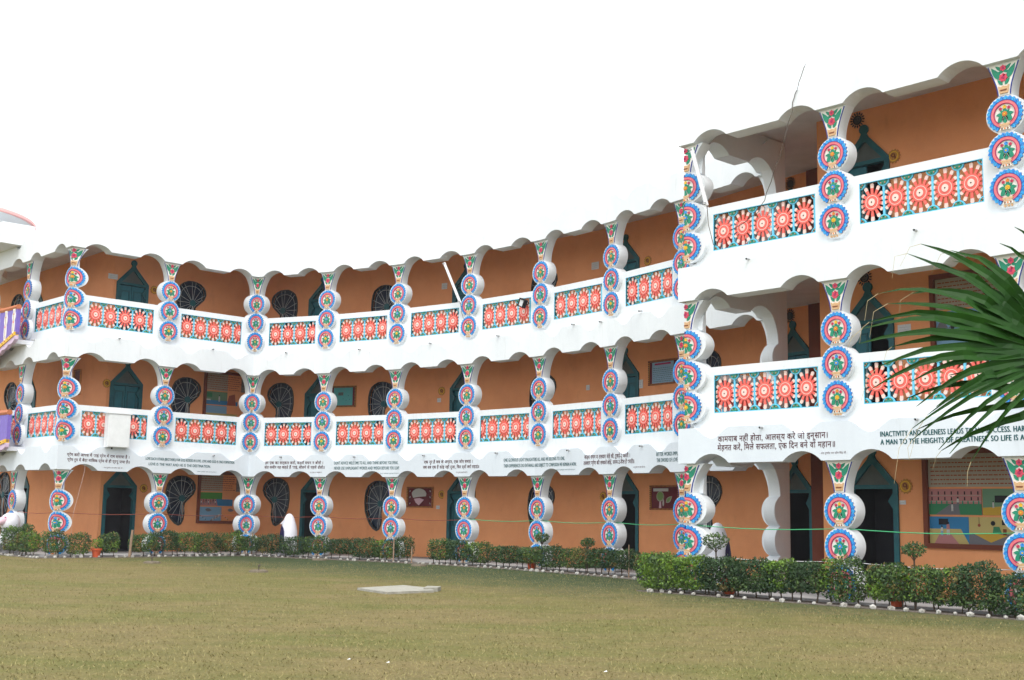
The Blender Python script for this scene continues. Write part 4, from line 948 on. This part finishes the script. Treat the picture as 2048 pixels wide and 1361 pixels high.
# ------------------------------------------------------------------ clipped shrubs
def leaf_cloud(rr, n, w, d, z0, z1, size, box=True, cols=('leaf_dark', 'leaf_mid'), wts=(1, 1), name='foliage'):
    mats = list(dict.fromkeys(cols)); N = n; v = np.zeros((N, 4, 3)); mi = np.zeros(N, dtype=np.int32); g = np.random.default_rng(rr.randrange(10**6))
    lump = [(g.uniform(-w/2, w/2), g.uniform(z0, z1), g.uniform(.6, 1.25)) for _ in range(9)]
    cs = g.choice(len(cols), N, p=np.array(wts)/sum(wts))
    # clumps decide the colour so tones gather in patches
    clump = [(g.uniform(-w/2, w/2), g.uniform(z0, z1), g.choice(len(cols), p=np.array(wts)/sum(wts))) for _ in range(14)]
    for i in range(N):
        while True:
            p = g.uniform(-1, 1, 3)
            e = 4 if box else 2
            rr_ = abs(p[0])**e+abs(p[1])**e+abs(p[2])**e
            if rr_ < 1 and (rr_ > (.12 if box else .2) or g.random() < .25): break
        x, y, z = p[0]*w/2, p[1]*d/2, (z0+z1)/2+p[2]*(z1-z0)/2
        # uneven silhouette
        k = 1+.07*math.sin(x*9+rr.random()*.6)+.06*math.sin(z*13+x*5)
        y *= k; z = z0+(z-z0)*(1+.05*math.sin(x*11)+g.normal(0, .03 if box else .02))
        c = cs[i] if g.random() < .35 else min(clump, key=lambda c: (c[0]-x)**2+(c[1]-z)**2)[2]
        mi[i] = mats.index(cols[c])
        a = g.normal(0, 1, 3); a /= np.linalg.norm(a); b = np.cross(a, g.normal(0, 1, 3)); b /= np.linalg.norm(b); s = size*g.uniform(.6, 1.25)
        c0 = np.array([x, y, z]); v[i, 0] = c0-a*s; v[i, 1] = c0+b*s*.5; v[i, 2] = c0+a*s; v[i, 3] = c0-b*s*.5
    me = bpy.data.meshes.new(name); me.vertices.add(N*4); me.vertices.foreach_set('co', v.reshape(-1)); me.loops.add(N*4); me.loops.foreach_set('vertex_index', np.arange(N*4, dtype=np.int32))
    me.polygons.add(N); me.polygons.foreach_set('loop_start', np.arange(0, N*4, 4, dtype=np.int32)); me.polygons.foreach_set('material_index', mi)
    me.update(calc_edges=True)
    for m in mats: me.materials.append(M[m])
    return me
PAL = {'bright': (('leaf_bright', 'leaf_mid', 'leaf_dark'), (6, 1.6, .3)), 'mid': (('leaf_mid', 'leaf_dark', 'leaf_bright', 'leaf_dry'), (3.4, 2.2, 1.4, .5)), 'dark': (('leaf_dark', 'leaf_mid', 'leaf_dry'), (5, 1.4, .2)), 'dry': (('leaf_dry', 'leaf_mid', 'leaf_bright', 'leaf_dark'), (1.6, 2.5, 1.2, 1.6))}
def shrub(bay, u, y, w, h, tone, label, gap=.10, n=None, dep=.52, group='clipped shrubs forming the garden hedge'):
    if y is None: y = -.62
    mw = BM[bay] @ Matrix.Translation((u, y, 0)); r = root('clipped_shrub', None, label, 'shrub', group, mw=mw); cols, wts = PAL[tone]
    link('foliage', leaf_cloud(R, n or int(2600*w), w, dep, gap, h, .029, cols=cols, wts=wts), r, mw)
    mb = MB()
    for i in range(max(2, int(w/.25))):
        x = (i+.5)/max(2, int(w/.25))*w-w/2+R.uniform(-.05, .05); mb.tube([(x, R.uniform(-.05, .05), 0), (x+R.uniform(-.05, .05), 0, h*.35), (x+R.uniform(-.12, .12), 0, h*.75)], .016, 'stem', n=5, r1=.006)
        mb.tube([(x, 0, h*.2), (x+R.uniform(-.15, .15), R.uniform(-.1, .1), h*.6)], .009, 'stem', n=4, r1=.004)
    link('stem', mb.mesh('stem'), r, mw)
# bay, from u, to u, height, tone, gap below leaves
HEDGE = [('AB', -1.2, -.2, .66, 'mid', 'A', 'left of'), ('AB', -.1, .9, .68, 'dark', 'A', 'right of'), ('AB', 1.0, 1.9, .66, 'mid', 'B', 'left of'), ('AB', 2.0, 3.3, .62, 'dry', 'B', 'at the foot of'),
 ('BC', -.55, .10, .62, 'mid', 'B', 'hiding the foot of'), ('BC', .15, .85, .60, 'dry', 'B', 'right of'), ('BC', 1.15, 1.72, .60, 'dry', 'B', 'right of the pot beside'),
 ('BC', 2.15, 2.85, .60, 'mid', 'C', 'right of the thick stake beside'), ('BC', 2.8, 3.6, .62, 'dark', 'C', 'hiding the foot of'), ('CD', .35, 1.15, .60, 'mid', 'C', 'just right of'), ('CD', 1.1, 1.85, .60, 'dark', 'D', 'far left of'), ('CD', 1.95, 2.7, .58, 'dry', 'D', 'left of'),
 ('DE', .15, .95, .66, 'mid', 'D', 'right of'), ('DE', 1.0, 1.8, .67, 'dark', 'E', 'beside the white bin left of'), ('DE', 1.85, 2.7, .66, 'dark', 'E', 'at the foot of'),
 ('EF', .05, .9, .66, 'mid', 'E', 'right of'), ('EF', .95, 1.8, .65, 'dark', 'F', 'well left of'), ('EF', 1.85, 2.75, .66, 'dark', 'F', 'at the foot of'),
 ('FG', .05, .75, .66, 'mid', 'F', 'right of'), ('FG', .8, 1.35, .70, 'dark', 'F', 'beside the stake right of'), ('FG', 2.15, 2.85, .66, 'mid', 'G', 'at the foot of'),
 ('GH', .05, .8, .66, 'dark', 'G', 'right of'), ('GH', .85, 1.75, .66, 'mid', 'H', 'well left of'), ('GH', 1.9, 2.85, .62, 'dark', 'H', 'at the foot of'),
 ('HI', .05, .8, .62, 'mid', 'H', 'under the little topiary right of'), ('HI', .85, 1.8, .62, 'dark', 'I', 'well left of'), ('HI', 1.9, 2.85, .62, 'mid', 'I', 'at the foot of'),
 ('IJ', .05, .95, .62, 'dark', 'I', 'right of'), ('IJ', 1.0, 1.9, .60, 'dark', 'K', 'behind the bright clipped shrub left of'), ('IJ', 2.0, 2.9, .62, 'mid', 'K', 'behind')]
for b, a, e, h, tone, cn, rel in HEDGE:
    tn = {'mid': 'mid-green', 'dark': 'dark green', 'dry': 'yellowing', 'bright': 'bright green'}[tone]
    shrub(b, (a+e)/2, -.62 if WING[b] == 'curved' else -.50, e-a+R.uniform(.02, .14), h+(.10 if WING[b] == 'left' else .0)+R.uniform(-.05, .07), tone, '%s clipped shrub %s %s' % (tn, rel, COLN[cn]), gap=R.uniform(.06, .2), dep=R.uniform(.42, .62))
shrub('KL', -.05, -.72, .95, .74, 'bright', 'bright yellow-green clipped shrub left of the corner column of the right block', gap=.06, n=4600, dep=.6)
shrub('KL', .72, -.70, .75, .72, 'bright', 'bright green clipped shrub at the foot of the corner column of the right block', gap=.08, n=3600, dep=.55)
for a, e, h, tone, lab, gap in [(1.05, 1.75, .70, 'dark', 'dark shrub with the orange pot beneath it, right of the bright clipped shrubs', .16), (1.75, 2.45, .69, 'dark', 'dark shrub below the white side arch of the right block', .2), (2.45, 3.0, .70, 'mid', 'mid-green shrub below the narrow recessed doorway', .24), (3.0, 3.5, .68, 'dark', 'dark thin-stemmed shrub left of the middle column of the right block', .30)]:
    shrub('KL', (a+e)/2, -.68, e-a+.22, h+.02, tone, lab, gap=gap*.6, n=int(4600*(e-a+.1)))
for a, e, h, tone, lab, gap in [(.15, .75, .80, 'mid', 'leafy shrub right in front of the middle column of the right block', .12), (1.02, 1.55, .72, 'mid', 'first shrub right of the dark doorway gap in the right block hedge', .22), (1.55, 2.1, .70, 'mid', 'shrub under the round topiary in the right block hedge', .24), (2.1, 2.6, .70, 'mid', 'shrub below the mural in the right block hedge', .2), (2.6, 3.1, .80, 'dark', 'tall dark shrub left of the last column of the right block', .15), (3.1, 3.7, .66, 'dark', 'dark shrub at the foot of the last column of the right block', .08)]:
    shrub('LM', (a+e)/2, -.62, e-a+.22, h+.02, tone, lab, gap=gap*.6, n=int(4200*(e-a+.1)))
def topiary(bay, u, y, zb, r, label):
    mw = BM[bay] @ Matrix.Translation((u, y, 0)); rt = root('topiary_shrub', None, label, 'topiary', 'small round topiaries standing out of the hedge', mw=mw)
    link('foliage', leaf_cloud(R, 420, r*2.2, r*2.1, zb, zb+r*1.35, .028, box=False, cols=('leaf_dark', 'leaf_mid'), wts=(1, 1.3)), rt, mw)
    mb = MB(); mb.tube([(0, 0, 0), (.01, 0, zb+.03)], .014, 'stem', n=5)
    for a in range(5): mb.tube([(.01, 0, zb-.06), (r*.6*math.cos(a*1.26), r*.6*math.sin(a*1.26), zb+.12)], .007, 'stem', n=4)
    link('stem', mb.mesh('stem'), rt, mw)
topiary('AB', 2.55, -.5, .68, .19, 'small round topiary above the hedge left of the corner column'); topiary('CD', 2.55, -.5, .62, .14, 'small upright topiary left of the inner-corner column'); topiary('HI', .95, -.62, .73, .19, 'round topiary between the fourth and fifth columns of the curved wing')
topiary('HI', 2.85, -.7, .66, .18, 'round topiary in front of the fifth column of the curved wing'); topiary('KL', 1.22, -.65, .86, .24, 'flat-topped topiary in front of the white bin at the right block'); topiary('LM', 1.75, -.6, .86, .19, 'round topiary below the mural of the right block'); 0 and topiary('IJ', 2.75, -.6, .62, .14, 'small topiary in front of the corner discs between curved wing and right block')

# ------------------------------------------------------------------ pots, bins, stakes, slab, sprinklers
def pot(loc, label, s=1):
    mw = Matrix.Translation(loc) @ Matrix.Scale(s, 4); r = root('flower_pot', None, label, 'flower pot', 'orange flower pots by the hedge', mw=mw)
    mb = MB(); mb.lathe([(.095, 0), (.13, .20), (.155, .20), (.155, .25), (.13, .25), (.12, .22)], 'terracotta', 16); link('pot', mb.mesh('pot'), r, mw)
    link('plant', leaf_cloud(R, 260, .40, .36, .22, .55, .03, box=False, cols=('leaf_mid', 'leaf_bright'), wts=(1, 1), name='plant'), r, mw)
def onb(bay, u, y, z=0): v = P[bay[0]]+T[bay]*u+NN[bay]*y; return (v.x, v.y, z)
pot(onb('BC', 1.0, -.66, .012), 'orange terracotta pot between two shrubs right of the corner column')
pot(onb('HI', .30, -.42, .012), 'orange terracotta pot half hidden in the hedge beside the fourth column of the curved wing')
pot(onb('KL', 1.30, -.36, .03), 'orange terracotta pot under the dark hedge of the right block', 1.15)
pot(onb('LM', 1.30, -.38, .03), 'orange terracotta pot behind the shrubs right of the block doorway', 1.0)
def penguin(mw, label, flank, wingrot):
    r = root('litter_bin', None, label, 'litter bin', 'animal-shaped litter bins', mw=mw)
    mb = MB(); mb.lathe([(.25, 0), (.275, .05), (.28, .45), (.265, .75), (.225, .95), (.175, 1.10), (.135, 1.20), (.085, 1.27), (.03, 1.30)], 'bin_white', 24); link('bin_body', mb.mesh('bin_body', smooth=True), r, mw)
    mb = MB(); vs = []; n = 8
    for i in range(n+1):
        for j in range(9):
            a = math.radians(-38+76*j/8); z = .12+.82*i/n; rad = .289 if z < .6 else .289-(z-.6)*.13
            q = 1-abs(2*i/n-1)**4; vs.append((rad*math.cos(a*q), rad*math.sin(a*q), z))
    mb.add(vs, [(i*9+j, i*9+j+1, (i+1)*9+j+1, (i+1)*9+j) for i in range(n) for j in range(8)], 'navy')
    link('wing', mb.mesh('wing'), r, mw @ Matrix.Rotation(wingrot, 4, 'Z'))
    mb = MB(); a = flank+.1; mb.tube([(.10*math.cos(a), .10*math.sin(a), 1.12), (.19*math.cos(a), .19*math.sin(a), 1.03), (.27*math.cos(a), .27*math.sin(a), .96)], .045, 'bin_white', n=8, r1=.012); link('beak', mb.mesh('beak'), r, mw)
    mb = MB()
    for s in (-.16, .16): mb.tube([(s, -.15, .03), (s*1.4, -.38, .03)], .05, 'bin_white', n=6, r1=.06)
    link('foot', mb.mesh('foot'), r, mw)
penguin(Matrix.Translation(onb('DE', 1.72, -.12, .05)), 'white bird-shaped litter bin with a dark blue flank behind the hedge at the inner corner', math.radians(188), math.radians(213))
penguin(Matrix.Translation(onb('QK', 1.34, -.45, .05)), 'white bird-shaped litter bin with a navy flank behind the corner column of the right block', math.radians(200), math.radians(-28))
mw = Matrix.Translation((-14.98, 37.2, .05)) @ Matrix.Rotation(math.radians(20), 4, 'Z'); r = root('litter_bin', None, 'pinkish white animal-head litter bin in front of the far-left column', 'litter bin', 'animal-shaped litter bins', mw=mw)
mb = MB(); mb.lathe([(.26, 0), (.27, .5), (.22, .62), (.20, .68)], 'bin_white', 20); link('bin_body', mb.mesh('bin_body', smooth=True), r, mw)
mb = MB(); mb.lathe([(.20, .68), (.27, .78), (.28, .95), (.22, 1.10), (.10, 1.18)], 'bin_white', 20); mb.tube([(-.05, -.1, .98), (-.28, -.16, .92), (-.40, -.19, .88)], .15, 'bin_pink', n=10, r1=.09); link('head', mb.mesh('head', smooth=True), r, mw)
mb = MB(); mb.lathe([(.23, .655), (.235, .67), (.23, .685)], 'metal_grey', 20); link('collar', mb.mesh('collar'), r, mw)
mb = MB()
for y_ in (-.22,): mb.lathe([(.02, 1.02), (.025, 1.04), (.02, 1.06)], 'magenta', 8, cx=-.14, cy=y_)
link('eye', mb.mesh('eye'), r, mw)
def stake(loc, h, label, lean=0, r_=.022):
    mb = MB(); mb.tube([(0, 0, -.05), (lean*.5, 0, h*.5), (lean, 0, h)], r_*1.1, 'wood', n=7, r1=r_*.9); tag(link('wooden_stake', mb.mesh('wooden_stake'), None, Matrix.Translation(loc)), label, 'stake', 'wooden stakes along the hedge')
stake(onb('BC', 1.98, -.75, 0), .80, 'thick pale wooden stake in the hedge gap of the left wing', .05, .04)
stake(onb('CD', 3.05, -.55, 0), .72, 'thin wooden stake at the foot of the inner-corner column'); stake(onb('CD', 2.62, -.6, 0), .62, 'thin wooden stake left of the inner-corner column')
stake(onb('FG', 1.0, -.95, 0), .74, 'thin wooden stake at the end of the middle hedge'); stake(onb('FG', 1.62, -.85, 0), .48, 'short wooden stake in the hedge gap before the teal door')
stake(onb('IJ', 1.75, -.75, 0), .78, 'thin pale stake behind the bright shrubs of the right block', .0, .015)
mb = MB(); o = [(-2.78, 23.10), (-2.05, 21.9), (-1.0, 23.55), (-1.62, 24.45), (-2.0, 24.3)]
def slab_things(poly, z0, z1): return slab_mesh('concrete_slab', poly, z0, z1, 'concrete')
r = tag(link('concrete_slab', slab_things([(-2.80, 23.2), (-2.14, 22.15), (-1.35, 22.9), (-1.50, 23.7), (-2.05, 24.35)], -.01, .042)), 'pale broken concrete slab lying on the lawn in the centre', 'slab')
tag(link('concrete_slab', slab_mesh('concrete_slab', [(-1.56, 23.1), (-1.30, 23.15), (-1.26, 23.6), (-1.52, 23.68)], -.01, .075, 'concrete')), 'small broken piece of concrete at the right end of the slab', 'slab')
def sprinkler(x, y, label, riser=True):
    mw = Matrix.Translation((x, y, 0)) @ Matrix.Rotation(R.uniform(0, 3), 4, 'Z'); r = root('water_outlet', None, label, 'water outlet', 'low concrete water outlets in the lawn', mw=mw)
    mb = MB(); mb.lathe([(.24, -.02), (.22, .035), (.17, .055), (.05, .05)], 'outlet', 9); link('collar', mb.mesh('collar'), r, mw)
    if riser: mb = MB(); mb.tube([(0, 0, .04), (0, 0, .15), (.03, 0, .17)], .022, 'rust', n=6); link('riser', mb.mesh('riser'), r, mw)
sprinkler(-9.43, 32.9, 'low concrete water outlet with a short pipe, farthest left on the lawn'); sprinkler(-5.85, 29.2, 'low concrete water outlet with a short pipe, nearest of the left pair'); sprinkler(-5.6, 36.9, 'flat concrete water outlet near the stones below the first column of the curved wing', False); sprinkler(-2.45, 34.1, 'flat concrete water outlet near the stake at the end of the middle hedge', False)
mb = MB(); mb.tube([(0, 0, 0), (.05, 0, .35)], .13, 'metal_grey', n=8);  # unidentified dark round thing
tag(link('dark_round_object', mb.mesh('dark_round_object'), None, Matrix.Translation((-15.25, 36.9, 0))), 'dark rounded object cut off at the left edge of the lawn', 'unidentified object')

for i, (x, y, l) in enumerate([(-1.55, 12.2, 'small white paper scrap on the lawn, left of the two near the bottom edge'), (-1.15, 12.0, 'small white paper scrap on the lawn, right of the two near the bottom edge'), (.9, 11.6, 'tiny pale scrap on the lawn near the bottom centre')]):
    mb = MB(); mb.add([(0, 0, .02), (.035, .005, .022), (.03, .02, .032), (.005, .025, .02)], [(0, 1, 2, 3)], 'paper')
    tag(link('paper_scrap', mb.mesh('paper_scrap'), None, Matrix.Translation((x, y, 0))), l, 'litter', 'paper scraps on the lawn')

# ------------------------------------------------------------------ fan palm at the right
def palm():
    H = Vector((2.28, 5.0, 2.08)); base = (2.75, 5.3, 0)
    r = root('fan_palm', base, 'dark green fan palm reaching in from the right edge in front of the block', 'palm'); D = WM[r.name]
    mb = MB(); mb.tube([(0, 0, -.05), (.03, 0, .6), (.0, 0, 1.25)], .15, 'palm_trunk', n=12, r1=.11); link('trunk', mb.mesh('trunk'), r, D)
    inv = D.inverted()
    def fan(hub, ang0, ang1, n, length, tiltv, seed, roll_=0, wmax=.052):
        rr = random.Random(seed); f = link('leaf', None, r, D)
        crown = Vector(base)+Vector((0, 0, 1.25)); mb = MB(); pts = [inv @ crown, inv @ (crown.lerp(hub, .5)+Vector((.0, 0, .10))), inv @ hub]; mb.tube([tuple(p) for p in pts], .018, 'palm_green', n=6, r1=.011); link('stalk', mb.mesh('stalk'), f, D)
        ex = Vector((1, .06, 0)).normalized(); ey = Vector((0, tiltv, 1)).normalized(); nz = ex.cross(ey).normalized()
        for i in range(n):
            t = i/(n-1); a = math.radians(ang0+(ang1-ang0)*t+rr.uniform(-2.2, 2.2)); dr = ex*math.cos(a)+ey*math.sin(a); L_ = length*(rr.uniform(.84, 1.04))*(1-.18*abs(2*t-1)**2)
            side = nz.cross(dr).normalized(); mb = MB(); m_ = 9; ctr = []; ws = []
            droop = rr.uniform(.10, .34)
            for j in range(m_+1):
                s = j/m_; p = hub+dr*L_*s+nz*(.06*math.sin(s*3)*rr.uniform(.6, 1.2)); p.z -= droop*L_*max(0, s-.62)**1.6*2.0
                ctr.append(inv @ p); ws.append(wmax*.5*min(1, .20+s*2.4)*(1-max(0, s-.45)/.55)**.85+.0012)
            vs = []; rot = rr.uniform(-.35, .35)
            sd_ = (side*math.cos(rot)+nz*math.sin(rot)); sl = (inv.to_3x3() @ sd_); nl = inv.to_3x3() @ nz
            for c, w_ in zip(ctr, ws): vs += [tuple(c-sl*w_+nl*w_*.28), tuple(c), tuple(c+sl*w_+nl*w_*.28)]
            fs = [];
            for j in range(m_): fs += [(j*3, j*3+1, j*3+4, j*3+3), (j*3+1, j*3+2, j*3+5, j*3+4)]
            mb.add(vs, fs, 'palm_green')
            # dry tip threads
            tip = ctr[-1]
            if rr.random() < .6:
                q = ctr[-2]; fl = rr.uniform(.05, .17); d2 = (ctr[-1]-ctr[-3]).normalized(); mb.tube([tuple(tip), tuple(tip+d2*fl*.4+Vector((0, 0, -fl*.25))), tuple(tip+d2*fl*.6+Vector((rr.uniform(-.02, .02), 0, -fl)))], .0014, 'palm_dry', n=3, r1=.0006)
            link('leaflet', mb.mesh('leaflet'), f, D)
    H2 = H+Vector((0, 0, .05))
    fan(H2, 126, 196, 18, .86, .25, 5, wmax=.046)
    fan(H2, 198, 219, 6, .78, .25, 6, wmax=.024)
    fan(Vector((2.44, 5.3, 2.0)), 165, 200, 4, .74, -.2, 11, wmax=.034)
    fan(Vector((2.30, 4.9, 2.27)), 120, 134, 2, .62, .1, 21, wmax=.030)
palm()

# thin volume added to hint at lens glare over the upper floors
mb = MB(); mb.box(-45, 40, -4, 62, -1, 14.5, 'white'); me = mb.mesh('glare_haze')
hm = bpy.data.materials.new('glare_haze'); hm.use_nodes = True; t = hm.node_tree; t.nodes.remove(t.nodes['Principled BSDF'])
pv = t.nodes.new('ShaderNodeVolumePrincipled'); pv.inputs['Density'].default_value = .0004; pv.inputs['Color'].default_value = (.95, .97, 1, 1)
t.links.new(pv.outputs[0], t.nodes['Material Output'].inputs['Volume']); me.materials.clear(); me.materials.append(hm)
tag(link('glare_haze', me), kind='stuff')
